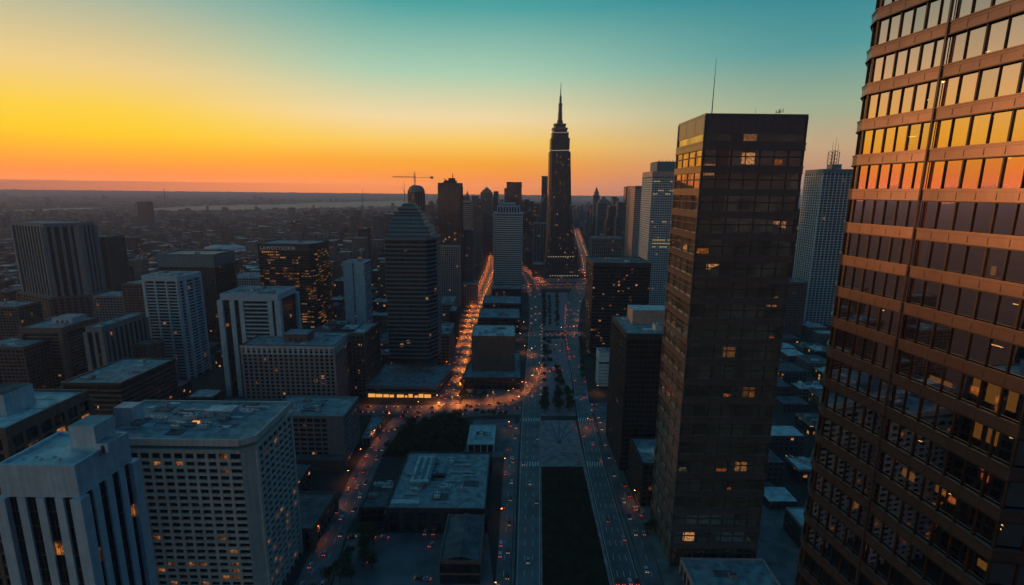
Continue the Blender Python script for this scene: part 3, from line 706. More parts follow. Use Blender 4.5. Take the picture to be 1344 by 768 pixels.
# big white grid building
P, h = fb(108, 328, 577, 40, D=210); h -= 4.6
P = [P[0], (P[1][0] - 5, P[1][1]), (P[1][0], P[1][1] + 4), P[2], P[3]]
gb = building('grid_building', 'big pale office block with a deep window grid, behind the white pier building', P, h, wall='pale', glass=GL['some lit'],
         fh=3.35, bh=1.45, bw=5.0, pw=1.35, proj=.8, bproj=.75, attic=1.6, split=False, roof='roof_pale', clutter=0, winparts=(0, 2), seed=21, nopier=(1,))
e0, e1 = P[1], P[2]; mb = MB(); dx_, dy_ = e1[0] - e0[0], e1[1] - e0[1]; L_ = math.hypot(dx_, dy_); mb.obox((e0[0] + e1[0]) / 2, (e0[1] + e1[1]) / 2, dx_ / L_, dy_ / L_, L_ / 2, .95, 0, h - 1.7); mb.build('corner_pier', M['pale'], gb)
cx, cy_ = cent(P)
mb = MB(); mb.prism(offset(P, -2.2), h - 1.0, h + 3.0); mb.build('clerestory', M['dark'], gb)
mb = MB(); mb.prism(offset(P, 1.6), h - .05, h + .5)
mb.build('ledge', M['pale'], gb)
mb = MB(); mb.prism(offset(P, .2), h + 3.0, h + 3.2); ringwall(mb, offset(P, 1.2), offset(P, .5), h + 2.2, h + 5.4); mb.build('upper_parapet', M['pale'], gb)
mb = MB(); mb.prism(offset(P, .4), h + 3.2, h + 4.6, 0); mb.build('upper_roof', M['roof'], gb)
roof_clutter(gb, P, h + 4.6, random.Random(12), 22)
zr = h + 4.6
mb = MB(); bx, by = atY(168, 545, 226)[0], 226
mb.box(bx - 4.2, bx + 4.6, by - 3, by + 4, zr, zr + 9.0, 0, 1); mb.build('stair_tower', [M['blue'], M['roof_pale']], gb)
mb = MB(); bx = atY(288, 540, 236)[0]; mb.box(bx - 6, bx + 7, by + 8, by + 15, zr, zr + 2.8, 0, 1); mb.build('plant_room', [M['unit'], M['roof_pale']], gb)
mb = MB(); bx = atY(255, 540, 226)[0]; mb.box(bx - 1.6, bx + 1.6, by, by + .9, zr, zr + 1.1, 0); mb.build('lit_hatch', M['roomlit'], gb)
for k in range(12):
    mb = MB(); X, Y = rp.uniform(P[0][0] + 6, P[2][0] - 10), rp.uniform(216, 250); L = rp.uniform(2, 9)
    mb.box(X, X + L, Y, Y + rp.uniform(.3, 3.5), zr, zr + rp.uniform(.15, .8)); mb.build('roof_panel', M[rp.choice(('roof_pale', 'roof_dark', 'unit'))], gb)

# dark office with orange windows, left edge
X = G(92, 522, 114)[0]
P = [(X - 40, 170), (X, 170), (X, 206), (X - 40, 206)]
b_ = building('office_block', 'dark office block with big orange lit windows, beside the white pier building', P, 114, wall='brown', glass=GL['mostly dark'], fh=5.2, bh=1.3, bw=5.6, pw=1.6, proj=.5, bproj=.3, attic=4.2, roof='roof_pale', clutter=5, winparts=(1,), seed=5)
mb = MB(); mb.box(X - 22, X - 10, 181, 193, 113.1, 122, 0, 1); mb.build('penthouse', [M['blue'], M['roof_dark']], b_)

# flat dark block with stepped bands
P, h = fb(82, 157, 502, 55, D=352)
P = [P[0], P[1], (P[2][0] + 4, P[2][1]), (P[3][0] + 4, P[3][1])]
building('banded_block', 'low dark office block with thin stepped bands, behind the big pale grid block', P, h, wall='dark', glass=GL['some lit'], fh=3.6, bh=1.3, bw=0, bproj=.9, attic=2.2, split=True, spand='brown', clutter=7, seed=2)
# E
P, h = fb(27, 80, 430, 44, D=478)
building('striped_block', 'dim brown tower block with pale corner piers, left of the fin block', P, h, wall='brown', glass=GL['mostly dark'], fh=3.3, bh=1.3, bw=30, pw=4, proj=.8, bproj=.4, attic=6, clutter=9, seed=3, pent=[(.4, .9, .4, .8, 5, 'blue')])
# fin block
Xf = G(109, 437, 77)[0]
P = [(Xf - 14, 438), (Xf, 438), (Xf, 492), (Xf - 14, 492)]
building('fin_block', 'small block with tall pale fins, in front of the dim brown tower block', P, 77, wall='grey', glass=GL['mostly dark'], fh=3.3, bh=.2, bw=6.2, pw=2.6, proj=1.2, bproj=.1, attic=5, spand='mdark', clutter=2, seed=6)
P, h = fb(166, 196, 452, 18, D=470)
building('brick_block', 'small plain brown brick block tucked behind the cyan balcony tower', P, h, wall='brown', glass=GL['some lit'], fh=3.3, bh=1.9, bw=4, pw=2.4, clutter=2, seed=7)

# cyan balcony tower
P, h = fb(188, 232, 362, 29, D=512)
P = [P[0], P[1], (P[1][0] + 4, P[1][1] + 5), P[2], P[3]]; P[3] = (P[3][0] + 3, P[3][1])
P[3] = (P[3][0] + 1, P[3][1]); P = [P[0], P[1], P[2], (P[3][0] + 1, P[3][1]), P[4]]
b_ = building('balcony_tower', 'slender pale cyan apartment tower ringed by balconies', P, h, wall='blue', glass=GL['mostly dark'], fh=3.25, bh=1.15, bw=11, pw=1.6, proj=1.3, bproj=1.1, attic=5.5, split=True, clutter=9, seed=8)
# H tall dark tower behind
P, h = fb(209, 279, 334, 45, D=640)
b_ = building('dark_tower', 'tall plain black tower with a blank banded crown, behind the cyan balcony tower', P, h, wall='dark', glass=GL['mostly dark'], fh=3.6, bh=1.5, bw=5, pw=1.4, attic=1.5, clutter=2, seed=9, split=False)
mb = MB(); mb.prism(offset(P, 2.2), h - 16, h - .6, 0); ringwall(mb, offset(P, 2.4), offset(P, .6), h - 1.5, h + .8); mb.build('crown', M['teal'], b_)
# I blue framed tower
P, h = fb(289, 364, 386, 40, D=468)
b_ = building('framed_tower', 'blue grey tower with white piers framing balcony bands, left of the brick hotel', P, h, wall='blue', glass=GL['mostly dark'], fh=3.6, bh=.3, bw=60, pw=3.4, proj=1.6, bproj=.2, attic=6, clutter=12, seed=10, spand='mdark')
for u in (.2, .36, .86):
    mb = MB(); X = P[0][0] + (P[1][0] - P[0][0]) * u; mb.box(X - 2.1, X + 2.1, P[0][1] - 1.5, P[0][1] + .2, 0, h - 5.9); mb.build('pier', M['blue'], b_)
xa, xb = P[0][0] + (P[1][0] - P[0][0]) * .41, P[0][0] + (P[1][0] - P[0][0]) * .83
mb = MB(); mb.box(xa, xb, P[0][1] - 1.4, P[0][1] + .1, 0, 1.35); me = mb.mesh('balcony', [M['blue']], (0, 0, 0))
for k in range(1, int(h / 3.9)):
    o = bpy.data.objects.new('balcony', me); sc.collection.objects.link(o); o.parent = b_; o.location = Vector((0, 0, k * 3.9 - 2)) - world_loc(b_)
# dark tower with lights and lettering
P, h = fb(338, 405, 320, 55, D=655)
P = [P[0], P[1], (P[1][0] + 5, P[1][1] + 12), P[2], P[3]]; P[3] = (P[3][0] + 10, P[3][1])
P[3] = (P[2][0] + 1.5, P[3][1])
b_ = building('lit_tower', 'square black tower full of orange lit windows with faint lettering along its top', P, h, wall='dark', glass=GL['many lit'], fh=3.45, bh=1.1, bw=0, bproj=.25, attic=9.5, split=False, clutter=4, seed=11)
fc = bpy.data.curves.new('lettering', 'FONT'); fc.body = 'LAWOTYSOKI8'; fc.size = 6.0; fc.extrude = .15; fc.align_x = 'LEFT'; fc.space_character = 1.12
fc.materials.append(emis('sign letters', (.75, .66, .6), .05, (.5, .5, .5)))
ft = bpy.data.objects.new('letter_curve', fc); sc.collection.objects.link(ft); bpy.context.view_layer.update()
fm = bpy.data.meshes.new_from_object(ft.evaluated_get(bpy.context.evaluated_depsgraph_get())); bpy.data.objects.remove(ft)
fo = bpy.data.objects.new('lettering', fm); sc.collection.objects.link(fo)
fo.parent = b_; fo.location = Vector((P[0][0] + 3, P[0][1] - .7, h - 7.6)) - world_loc(b_); fo.rotation_euler = (R(90), 0, 0)
# hotel
P, h = fb(317, 438, 453, 46, D=437)
hb = building('hotel', 'broad brick hotel with a white arcaded top storey and a penthouse on its roof', P, h, wall='brown', glass=GL['some lit'], fh=3.5, bh=1.2, bw=4.6, pw=1.7, proj=.45, bproj=.35, attic=1.2, clutter=14, seed=12, pent=[(.40, .66, .25, .62, 6.5, 'brown')], spand='pinkish', piermat='pinkish')
mb = MB(); ringwall(mb, offset(P, 1.0), offset(P, .2), h - 8.6, h - 7.6); ringwall(mb, offset(P, 1.1), offset(P, .2), h - 2.0, h - .8); ringwall(mb, offset(P, .7), offset(P, .3), h - 3.2, h - 1.9)
for i, a, b, dd, L in edges(offset(P, .55)):
    n = max(1, round(L / 4.6))
    for q in range(n + 1):
        u = min(max(L * q / n, .9), L - .9); mb.obox(a[0] + dd[0] * u, a[1] + dd[1] * u, dd[0], dd[1], .95, .42, h - 7.61, h - 1.95)
mb.build('arcade', M['white'], hb)
# right neighbour of hotel
P, h = fb(461, 478, 437, 40, base=520)
building('shaded_block', 'dim mid rise block wedged between the hotel and the stepped crown tower', [P[0], P[1], (P[1][0]+3, P[1][1]+40), P[3]], h, wall='brown', glass=GL['some lit'], fh=3.5, bh=1.5, bw=4.2, pw=1.4, clutter=4, seed=13)
# K block
P, h = fb(352, 450, 545, 34, D=343)
b_ = building('slab_block', 'dark blue office block with blank end wall panel, across the curved street from the park', P, h, wall='grey', glass=GL['mostly dark'], fh=3.5, bh=1.2, bw=5.2, pw=1.0, proj=.5, bproj=.7, attic=2.2, clutter=12, seed=14)
mb = MB(); mb.box(P[1][0] - 12, P[1][0] + .2, P[0][1] - 1.1, P[0][1] - .3, 0, h - .05); mb.build('end_wall', M['grey'], b_)
mb = MB(); mb.box(P[0][0] + 2, P[1][0] + 1, P[0][1] - 9, P[0][1] - 1.2, 0, 9, 0, 1); mb.build('podium', [M['brown'], M['roof_dark']], b_)
# L low brick
c0 = G(409, 693, 13); c1 = G(440, 646, 13)
P = [(c0[0] - 34, c0[1]), (c0[0], c0[1]), (c1[0], c1[1]), (c1[0] - 34, c1[1])]
building('brick_hall', 'low red brick hall lit orange along the curved street, with a dark roof', P, 13, wall='brown', glass=GL['some lit'], fh=4, bh=1.5, bw=5, pw=2.2, attic=3, clutter=5, seed=15, roof='roof_dark')
P2, h2 = fb(472, 500, 562, 26, base=575)
building('corner_kiosk', 'narrow low dark building beside the slab block on the outer side of the curve', [G(476, 574, 6), G(486, 574, 6), G(503, 547, 6), G(490, 545, 6)], 6, wall='grey', fh=3, bh=.8, bw=4, attic=1, clutter=2, seed=16, glass=GL['some lit'])
# M market complex
P = [G(508, 666, 15), G(636, 671, 15), G(640, 594, 15), G(539, 598, 15)]
P = [(P[0][0], P[0][1]), (P[1][0], P[0][1]), (P[1][0], P[2][1]), (P[0][0], P[2][1])]
b_ = building('market_hall', 'sprawling flat roofed hall with teal roof patches beside the park trees', P, 15, wall='dark', glass=GL['mostly dark'], fh=5, bh=1.6, bw=8, pw=3, attic=3, clutter=24, seed=17)
mb = MB(); a = G(538, 634, 15.2); c_ = G(572, 600, 15.2); mb.box(a[0], c_[0], a[1], c_[1], 14.1, 16.2, 0, 0)
for k in range(3): mb.box(a[0] + 2 + k * 4.3, a[0] + 4.2 + k * 4.3, a[1] + 3, c_[1] - 3, 16.1, 16.7, 1)
mb.build('skylight', [M['roof_pale'], M['teal']], b_)
mb = MB(); a = G(512, 662, 15); mb.box(a[0], a[0] + 17, a[1] + 1, a[1] + 4.5, 14.1, 15.3); mb.build('roof_patch', M['roof_pale'], b_)
P = [G(472, 665, 10), G(506, 665, 10), G(520, 628, 10), G(496, 628, 10)]
building('store_building', 'low dark store with two pale skylights at the bend of the curved street', P, 10, wall='dark', glass=GL['mostly dark'], fh=4, bh=1.6, bw=6, attic=2, clutter=4, seed=18, roof='roof_dark')
P = [G(577, 735, 14), G(630, 735, 14), G(636, 676, 14), G(590, 674, 14)]; P = [(P[0][0], P[0][1]), (P[1][0], P[0][1]), (P[1][0], P[2][1]), (P[0][0], P[2][1])]
b_ = building('warehouse', 'long dark ridge roofed warehouse with a red brick gable beside the avenue', P, 14, wall='brown', glass=GL['mostly dark'], fh=6, bh=1, bw=0, attic=2, clutter=0, roof='roof_dark', seed=19)
mb = MB(); xm = (P[0][0] + P[1][0]) / 2
for s_, xe in ((0, P[0][0] + .6), (1, P[1][0] - .6)):
    q = [(xe, P[0][1] + .6, 13.3), (xm, P[0][1] + .6, 15.6), (xm, P[2][1] - .6, 15.6), (xe, P[2][1] - .6, 13.3)]; mb.face(q if s_ == 0 else list(reversed(q)), 0)
mb.build('ridge_roof', M['roof_dark'], b_)
P = [G(614, 582, 8), G(648, 582, 8), G(650, 558, 8), G(618, 558, 8)]
building('pale_pavilion', 'small square building with a bright cyan white roof at the end of the park', P, 8, wall='white', glass=GL['some lit'], fh=4, bh=1, bw=5, attic=1.2, split=True, clutter=4, roof='roof_pale', seed=20)
# podium with lit shops, stepped crown tower
P, h = fb(482, 571, 506, 60, D=468)
P = [P[0], P[1], (P[1][0] + 10, P[2][1]), (P[3][0] + 4, P[3][1])]
pod = building('shopping_podium', 'broad low podium with a strip of glowing shop fronts under the stepped crown tower', P, h, wall='grey', glass=GL['mostly dark'], fh=6, bh=1.6, bw=0, bproj=1.4, attic=3, base=6, split=True, clutter=5, seed=22)
M['shop'] = emis('shop window glow', (1, .42, .08), .9, (.3, .2, .1))
rp = random.Random(2)
X = P[0][0] + 1
while X < P[1][0] - 3:
    L = rp.uniform(2, 7); mb = MB(); mb.box(X, min(X + L, P[1][0]), P[0][1] - 1.75, P[0][1] - 1.2, 1.0, rp.uniform(2.8, 4.4))
    if rp.random() < .75: mb.build('shop_window', M['shop'], pod)
    X += L + rp.uniform(.5, 3)
P, h = fb(505, 559, 312, 40, D=500)
P = [P[0], P[1], (P[1][0] + 8, P[1][1] + 14), (P[1][0] + 8, P[2][1]), P[3]]
ct = building('crown_tower', 'green tower with horizontal bands and a stepped crown, rising from the shop podium', P, h, wall='teal', glass=GL['mostly dark'], fh=4.3, bh=1.5, bw=0, bproj=.5, attic=2.6, split=True, clutter=0, z0=26, seed=23)
mb_prev = h - 1
for (x0, x1, y0, y1, dp, sl) in ((505, 566, 313, 297, 2, 4.2), (511, 558, 297, 281, 7, 4.6), (516, 551, 281, 278, 11, .3), (522, 548, 278, 272, 14, .6), (526, 545, 272, 267, 18, 2.5)):
    Dm = P[0][1] + dp; a = atY(x0, y0, Dm); c_ = atY(x1, y0, Dm); zt = atY((x0 + x1) / 2, y1, Dm)[1]; zb_ = mb_prev
    q = [(a[0], Dm), (c_[0], Dm), (c_[0], Dm + 44 - dp * 1.5), (a[0], Dm + 44 - dp * 1.5)]
    mb = MB(); mb.prism(q, zb_, zt, 0, 1, poly2=offset(q, -sl))
    nb = max(1, int((zt - zb_) / 3.5))
    for k in range(nb): t_ = (k + .5) / nb; mb.prism(offset(q, .35 - sl * t_), zb_ + (zt - zb_) * t_ - .5, zb_ + (zt - zb_) * t_ + .5, 2)
    mb.build('crown_step', [M['teal'], M['roof'], M['dark']], ct); mb_prev = zt - .01
# white slot tower
P, h = fb(450, 478, 344, 30, D=690)
b_ = building('slot_tower', 'pale tower with a dark central slot and ribbed flank, left of the stepped crown tower', P, h, wall='blue', glass=GL['mostly dark'], fh=3.4, bh=1.3, bw=0, bproj=.4, attic=2, clutter=5, seed=24)
P_ = [P[1], (P[1][0] + 10, P[1][1] + 4), (P[1][0] + 10, P[2][1]), P[2]]
for u0, u1 in ((0, .44), (.52, 1)):
    mb = MB(); X = P[0][0]; L = P[1][0] - X; mb.box(X + L * u0, X + L * u1, P[0][1] - 1.6, P[0][1] - .3, 0, h + .5); mb.build('panel', M['blue'], b_)
# pier tower top left
P = []
for x_, D_ in ((18, 742), (57, 706), (101, 724)): P.append((atY(x_, 297, D_)[0], D_))
h = atY(60, 293, 710)[1]
P = [P[0], P[1], P[2], (P[2][0] - 6, P[2][1] + 36), (P[0][0] + 6, P[0][1] + 34)]
b_ = building('ribbed_tower', 'tall pale tower with vertical ribs and dark slots at the far left', P, h, wall='grey', glass=GL['mostly dark'], fh=3.6, bh=.3, bw=8.6, pw=3.6, proj=1.4, bproj=.1, attic=5, spand='mdark', clutter=3, seed=25, edge_pier=5)
P2 = offset(P, 7); building('base_block', 'broad pale base block carrying the ribbed tower', P2, 46, wall='brown', glass=GL['mostly dark'], fh=4, bh=1.4, bw=8, pw=3, attic=3, clutter=0, hero=True, seed=26)
for nm, lb, x0, x1, y, dep, D, wl, gl_, kw in (
    ('brown_tower', 'plain reddish brown tower in haze just right of the ribbed tower', 100, 137, 311, 40, 800, 'brown', 'mostly dark', dict(fh=3.6, bh=1.4, bw=3.6, pw=1.6, clutter=8)),
    ('hazy_block', 'dim block with a pale roof at the foot of the reddish tower', 122, 160, 388, 30, 640, 'grey', 'some lit', dict(fh=3.3, bh=1.4, bw=4, clutter=4)),
    ('hazy_block', 'grey apartment block left of the black banded crown tower', 160, 200, 372, 30, 600, 'brown', 'some lit', dict(fh=3.3, bh=1.5, bw=4, clutter=4)),
    ('hazy_block', 'small pale block with a white roof right of the reddish tower', 140, 163, 337, 26, 1010, 'grey', 'some lit', dict(fh=3.3, bh=1.4, bw=4, clutter=3)),
    ('red_block', 'low reddish block on the far left edge under the ribbed tower', -40, 22, 402, 30, 600, 'brown', 'some lit', dict(fh=3.5, bh=1.5, bw=4, clutter=4)),
    ('dim_block', 'dim low block left of the dim brown tower block', -30, 30, 455, 30, 452, 'brown', 'mostly dark', dict(fh=3.5, bh=1.5, bw=4, clutter=4)),
    ('far_tower', 'lone dark tower standing in the hazy suburbs below the river', 179, 192, 265, 45, 2500, 'dark', 'mostly dark', dict(fh=5, bh=2, bw=0, clutter=0)),
    ('grey_tower', 'pale grey speckled block behind the framed blue tower', 284, 300, 362, 20, 700, 'grey', 'some lit', dict(fh=3.3, bh=1.3, bw=3.5, clutter=3)),
    ('grey_tower', 'wide low grey block with pale roof left of the lit black tower', 304, 338, 363, 40, 760, 'blue', 'some lit', dict(fh=3.3, bh=1.3, bw=3.5, clutter=6)),
    ('grey_tower', 'grey twin slab in haze above the slot tower', 462, 478, 312, 24, 1050, 'grey', 'mostly dark', dict(fh=3.6, bh=1.3, bw=4, clutter=2)),
    ('grey_tower', 'dark slim slab in haze beside the grey twin slab', 470, 482, 300, 22, 1250, 'dark', 'mostly dark', dict(fh=3.6, bh=1.3, bw=4, clutter=2)),
    ('grey_tower', 'taller faint slab in haze left of the stepped crown tower', 488, 499, 283, 24, 1500, 'grey', 'mostly dark', dict(fh=3.6, bh=1.3, bw=4, clutter=2)),
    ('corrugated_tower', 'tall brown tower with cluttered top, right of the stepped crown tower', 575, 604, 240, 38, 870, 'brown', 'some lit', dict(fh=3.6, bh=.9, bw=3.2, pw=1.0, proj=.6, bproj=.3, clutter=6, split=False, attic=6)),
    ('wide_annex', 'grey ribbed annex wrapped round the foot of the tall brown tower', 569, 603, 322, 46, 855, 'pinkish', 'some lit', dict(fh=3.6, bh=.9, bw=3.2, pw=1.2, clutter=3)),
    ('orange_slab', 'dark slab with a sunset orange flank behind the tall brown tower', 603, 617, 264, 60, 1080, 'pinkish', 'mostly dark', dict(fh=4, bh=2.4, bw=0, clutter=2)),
    ('slender_tower', 'slender grey tower with stepped base left of the orange street', 606, 622, 301, 26, 900, 'grey', 'some lit', dict(fh=3.5, bh=1, bw=3, pw=1, clutter=2)),
    ('stepped_block', 'low stepped block at the foot of the slender grey tower', 603, 625, 372, 34, 880, 'pinkish', 'some lit', dict(fh=3.5, bh=1, bw=3, pw=1, clutter=2)),
    ('teal_tower', 'broad pale teal tower with white bands beside the orange street', 648, 686, 279, 45, 985, 'blue', 'mostly dark', dict(fh=4.2, bh=2.0, bw=5, pw=.5, clutter=0, piermat='blue', spand='white', attic=3)),
    ('blue_slab', 'plain dark blue slab tower rising behind the pale teal tower', 665, 685, 239, 45, 1350, 'dark', 'mostly dark', dict(fh=4, bh=.6, bw=0, clutter=0)),
    ('blue_slab_wing', 'lower shoulder wing of the dark blue slab', 662, 666, 247, 40, 1345, 'dark', 'mostly dark', dict(fh=4, bh=.6, bw=0, clutter=0)),
    ('pointed_tower', 'faint tower with a pointed top in the far haze', 609, 617, 262, 26, 1900, 'grey', 'mostly dark', dict(fh=4, bh=1, bw=0, clutter=0)),
    ('crested_tower', 'faint wide tower with a small crest on its roof in the far haze', 631, 646, 252, 34, 1600, 'grey', 'mostly dark', dict(fh=4, bh=1, bw=4, clutter=0)),
    ('faint_tower', 'faint narrow tower right of the crested tower', 648, 654, 251, 26, 1900, 'dark', 'mostly dark', dict(fh=4, bh=1, bw=4, clutter=0)),
    ('faint_tower', 'faint slab between the pointed and the crested towers', 619, 628, 257, 30, 2000, 'grey', 'mostly dark', dict(fh=4, bh=1, bw=4, clutter=0)),
    ('needle_tower', 'slim dark tower just left of the great spired tower', 711.5, 719, 231, 34, 1500, 'grey', 'some lit', dict(fh=4, bh=1, bw=0, clutter=0)),
    ('teal_block', 'dark teal block at the left foot of the great spired tower', 701, 718, 293, 40, 1330, 'teal', 'mostly dark', dict(fh=4, bh=1, bw=8, pw=2, clutter=2)),
    ('wide_block', 'wide arcaded grey block right of the great spired tower', 777, 817, 312, 40, 1150, 'grey', 'some lit', dict(fh=8, bh=1.4, bw=4.5, pw=1.5, clutter=7, attic=4)),
    ('spire_tower', 'tallest faint pointed tower right of the great spired tower', 780, 787, 256, 25, 1700, 'grey', 'some lit', dict(fh=4, bh=1, bw=4, clutter=0)),
    ('cluster_tower', 'stepped grey tower among the cluster right of the great spired tower', 785, 801, 266, 34, 1500, 'grey', 'some lit', dict(fh=4, bh=1.2, bw=4, clutter=0)),
    ('cluster_tower', 'dark two toned slab left of the leaning brown slab', 822, 829, 245, 34, 1600, 'dark', 'some lit', dict(fh=4, bh=.8, bw=0, clutter=0)),
    ('cluster_tower', 'wider teal slab touching the dark two toned slab', 829, 838, 248, 34, 1620, 'teal', 'some lit', dict(fh=4, bh=.8, bw=4, clutter=0)),
    ('cluster_tower', 'grid fronted block below the dark two toned slab', 821, 836, 270, 34, 1500, 'grey', 'some lit', dict(fh=4, bh=1.2, bw=4, clutter=0)),
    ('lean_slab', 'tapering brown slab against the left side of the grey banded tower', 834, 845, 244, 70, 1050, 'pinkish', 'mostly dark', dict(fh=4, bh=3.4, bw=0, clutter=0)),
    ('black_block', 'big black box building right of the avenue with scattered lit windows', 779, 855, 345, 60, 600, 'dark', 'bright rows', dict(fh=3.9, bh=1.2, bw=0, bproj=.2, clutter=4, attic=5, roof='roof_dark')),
    ('white_block', 'small pale block standing between the black box building and the avenue', 787, 806, 463, 16, 498, 'white', 'mostly dark', dict(fh=3.5, bh=3, bw=0, clutter=6, roof='roof', attic=10)),
    ('glass_tower', 'tall blue glass tower with copper lit edge and masts behind the near tower', 1081, 1128, 222, 44, 735, 'teal', 'mostly dark', dict(spand='blue', piermat='blue', fh=3.6, bh=1.0, bw=5.5, pw=.9, proj=.8, bproj=.3, clutter=3, attic=6)),
    ('shaded_tower', 'lower banded slab between the black slab tower and the blue glass tower', 1036, 1066, 275, 40, 800, 'mdark', 'some lit', dict(fh=3.6, bh=1.4, bw=0, clutter=3)),
    ('brown_block', 'low brown block with a few lights at the foot of the banded slab', 1030, 1060, 370, 30, 700, 'brown', 'some lit', dict(fh=3.6, bh=1.4, bw=4, clutter=3)),
    ('street_block', 'plain dark slab at the foot of the pale teal tower', 646, 684, 379, 40, 905, 'dark', 'some lit', dict(fh=3.6, bh=1.4, bw=5, clutter=14)),
    ('street_block', 'flat roofed dark block with scattered roof lights beside the avenue', 634, 684, 398, 60, 800, 'dark', 'some lit', dict(fh=3.6, bh=1.4, bw=5, clutter=16)),
    ('street_block', 'low dark block with cluttered roof behind the brick cube', 628, 682, 417, 60, 705, 'dark', 'some lit', dict(fh=3.6, bh=1.4, bw=5, clutter=18)),
    ('narrow_block', 'tall narrow dark block at the right foot of the stepped crown tower', 590, 598, 408, 30, 640, 'dark', 'some lit', dict(fh=3.6, bh=1.4, bw=5, clutter=2)),
    ('low_block', 'low block with a teal roof between the stepped crown tower and the orange street', 573, 590, 438, 50, 566, 'grey', 'some lit', dict(fh=3.6, bh=1.4, bw=5, clutter=6)),
    ('low_block', 'low teal roofed block behind the narrow dark block', 576, 594, 398, 50, 690, 'grey', 'some lit', dict(fh=3.6, bh=1.4, bw=5, clutter=6)),
):
    P, h = fb(x0, x1, y, dep, D=D); kw.setdefault('pw', .7)
    o = building(nm, lb, P, h, wall=wl, glass=GL[gl_], group=None, **kw)
    if nm == 'teal_tower':
        for (a, b, ya, yb) in ((653, 682, 279, 270), (657, 676, 270, 266)):
            q = [(atY(a, ya, D + 6)[0], D + 6), (atY(b, ya, D + 6)[0], D + 6), (atY(b, ya, D + 6)[0], D + 36), (atY(a, ya, D + 6)[0], D + 36)]
            za, zb_ = atY((a + b) / 2, ya, D + 6)[1] - 1.5, atY((a + b) / 2, yb, D + 6)[1]
            mb = MB(); mb.prism(offset(q, -.8), za, zb_ - 1, 1); ringwall(mb, q, offset(q, -1), zb_ - 2.5, zb_)
            for i, a_, b2, dd, L in edges(q):
                for k in range(9): mb.obox(a_[0] + dd[0] * L * k / 8, a_[1] + dd[1] * L * k / 8, dd[0], dd[1], 1.0, .6, za, zb_ - .5)
            mb.build('crown_step', [M['blue'], M['dark']], o)
    if nm in ('pointed_tower', 'spire_tower', 'crested_tower', 'cluster_tower') and nm != 'cluster_tower' or (nm == 'cluster_tower' and x0 == 785):
        cx, cy_ = cent(P); Wd = (P[1][0] - P[0][0]) / 2; mb = MB(); up = {'pointed_tower': 34, 'spire_tower': 30, 'crested_tower': 18, 'cluster_tower': 22}[nm]
        q = offset(P, -Wd * .25); mb.prism(q, h - 1, h + up * .35); mb.prism(offset(P, -Wd * .45), h + up * .3, h + up * .75, poly2=offset(P, -Wd * .8)); mb.tube((cx, cy_, h + up * .7), (cx, cy_, h + up), .8, .3)
        mb.build('spire', M['grey'], o)
    if nm == 'glass_tower':
        cx, cy_ = cent(P); mb = MB(); z = h - .9
        mb.box(cx - 8, cx + 6, cy_ - 12, cy_, z, z + 8); mb.build('penthouse', M['teal'], o)
        mb = MB()
        for dx in (-5, 5): 
            for dy in (-5, 5): mb.tube((cx + dx, cy_ + dy, z + 8), (cx + dx, cy_ + dy, z + 26), .45)
            for k in range(4): mb.tube((cx - 5, cy_ + dx, z + 9 + k * 5), (cx + 5, cy_ + dx, z + 13 + k * 5), .25); mb.tube((cx + 5, cy_ + dx, z + 9 + k * 5), (cx - 5, cy_ + dx, z + 13 + k * 5), .25)
        mb.build('mast_frame', M['brown'], o)
        for dx, hh in ((-3, 40), (1, 46), (5, 38)): mb = MB(); mb.tube((cx + dx, cy_, z + 8), (cx + dx, cy_, z + hh), .45, .15); mb.build('aerial', M['steel'], o)
    if nm == 'corrugated_tower':
        mb = MB(); cx, cy_ = cent(P); z = h - .9
        mb.box(cx - 10, cx + 10, cy_ - 10, cy_ + 8, z, z + 5); mb.box(cx - 3, cx + 8, cy_ - 6, cy_ + 4, z + 5, z + 9); mb.tube((cx + 4, cy_, z + 9), (cx + 4, cy_, z + 17), .9, .5); mb.tube((cx - 6, cy_, z + 5), (cx - 12, cy_, z + 9), .6, .5)
        mb.build('plant_room', M['dark'], o)
# grey banded tower with penthouse
P, h = fb(857, 897, 225, 60, D=800)
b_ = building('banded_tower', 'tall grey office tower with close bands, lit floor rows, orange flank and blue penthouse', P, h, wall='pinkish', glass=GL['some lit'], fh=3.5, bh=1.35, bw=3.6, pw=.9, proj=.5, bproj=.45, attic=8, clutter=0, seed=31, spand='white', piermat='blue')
a = atY(862, 225, 806); mb = MB(); q = [(a[0], 806), (atY(889, 225, 806)[0], 806), (atY(889, 225, 806)[0], 846), (a[0], 846)]
z1 = atY(875, 212, 806)[1]; mb.prism(q, h - 1, z1); mb.build('penthouse', M['teal'], b_)
for k in range(6): mb = MB(); mb.tube((q[0][0] + 4 + k * 5, 808, z1), (q[0][0] + 4 + k * 5, 808, z1 + 2.5), .4); mb.build('aerial', M['steel'], b_)
rp = random.Random(8)
for row, y_ in enumerate((316, 320.5, 325, 251, 255.5, 239, 292)):
    z = atY(875, y_, 799)[1]; X = P[0][0] + 2
    while X < P[1][0] - 3:
        L = rp.uniform(2, 5)
        if rp.random() < (.8 if row < 3 else .35): mb = MB(); mb.face([(X, 799.3, z), (X + L, 799.3, z), (X + L, 799.3, z + 1.7), (X, 799.3, z + 1.7)], 0, [(X, 0), (X + L, 0), (X + L, 2), (X, 2)]); mb.build('lit_window', M['pane_warm'] if 'pane_warm' in M else M.setdefault('pane_warm', emis('lit office row', (1, .7, .35), .30)), b_)
        X += L + .8
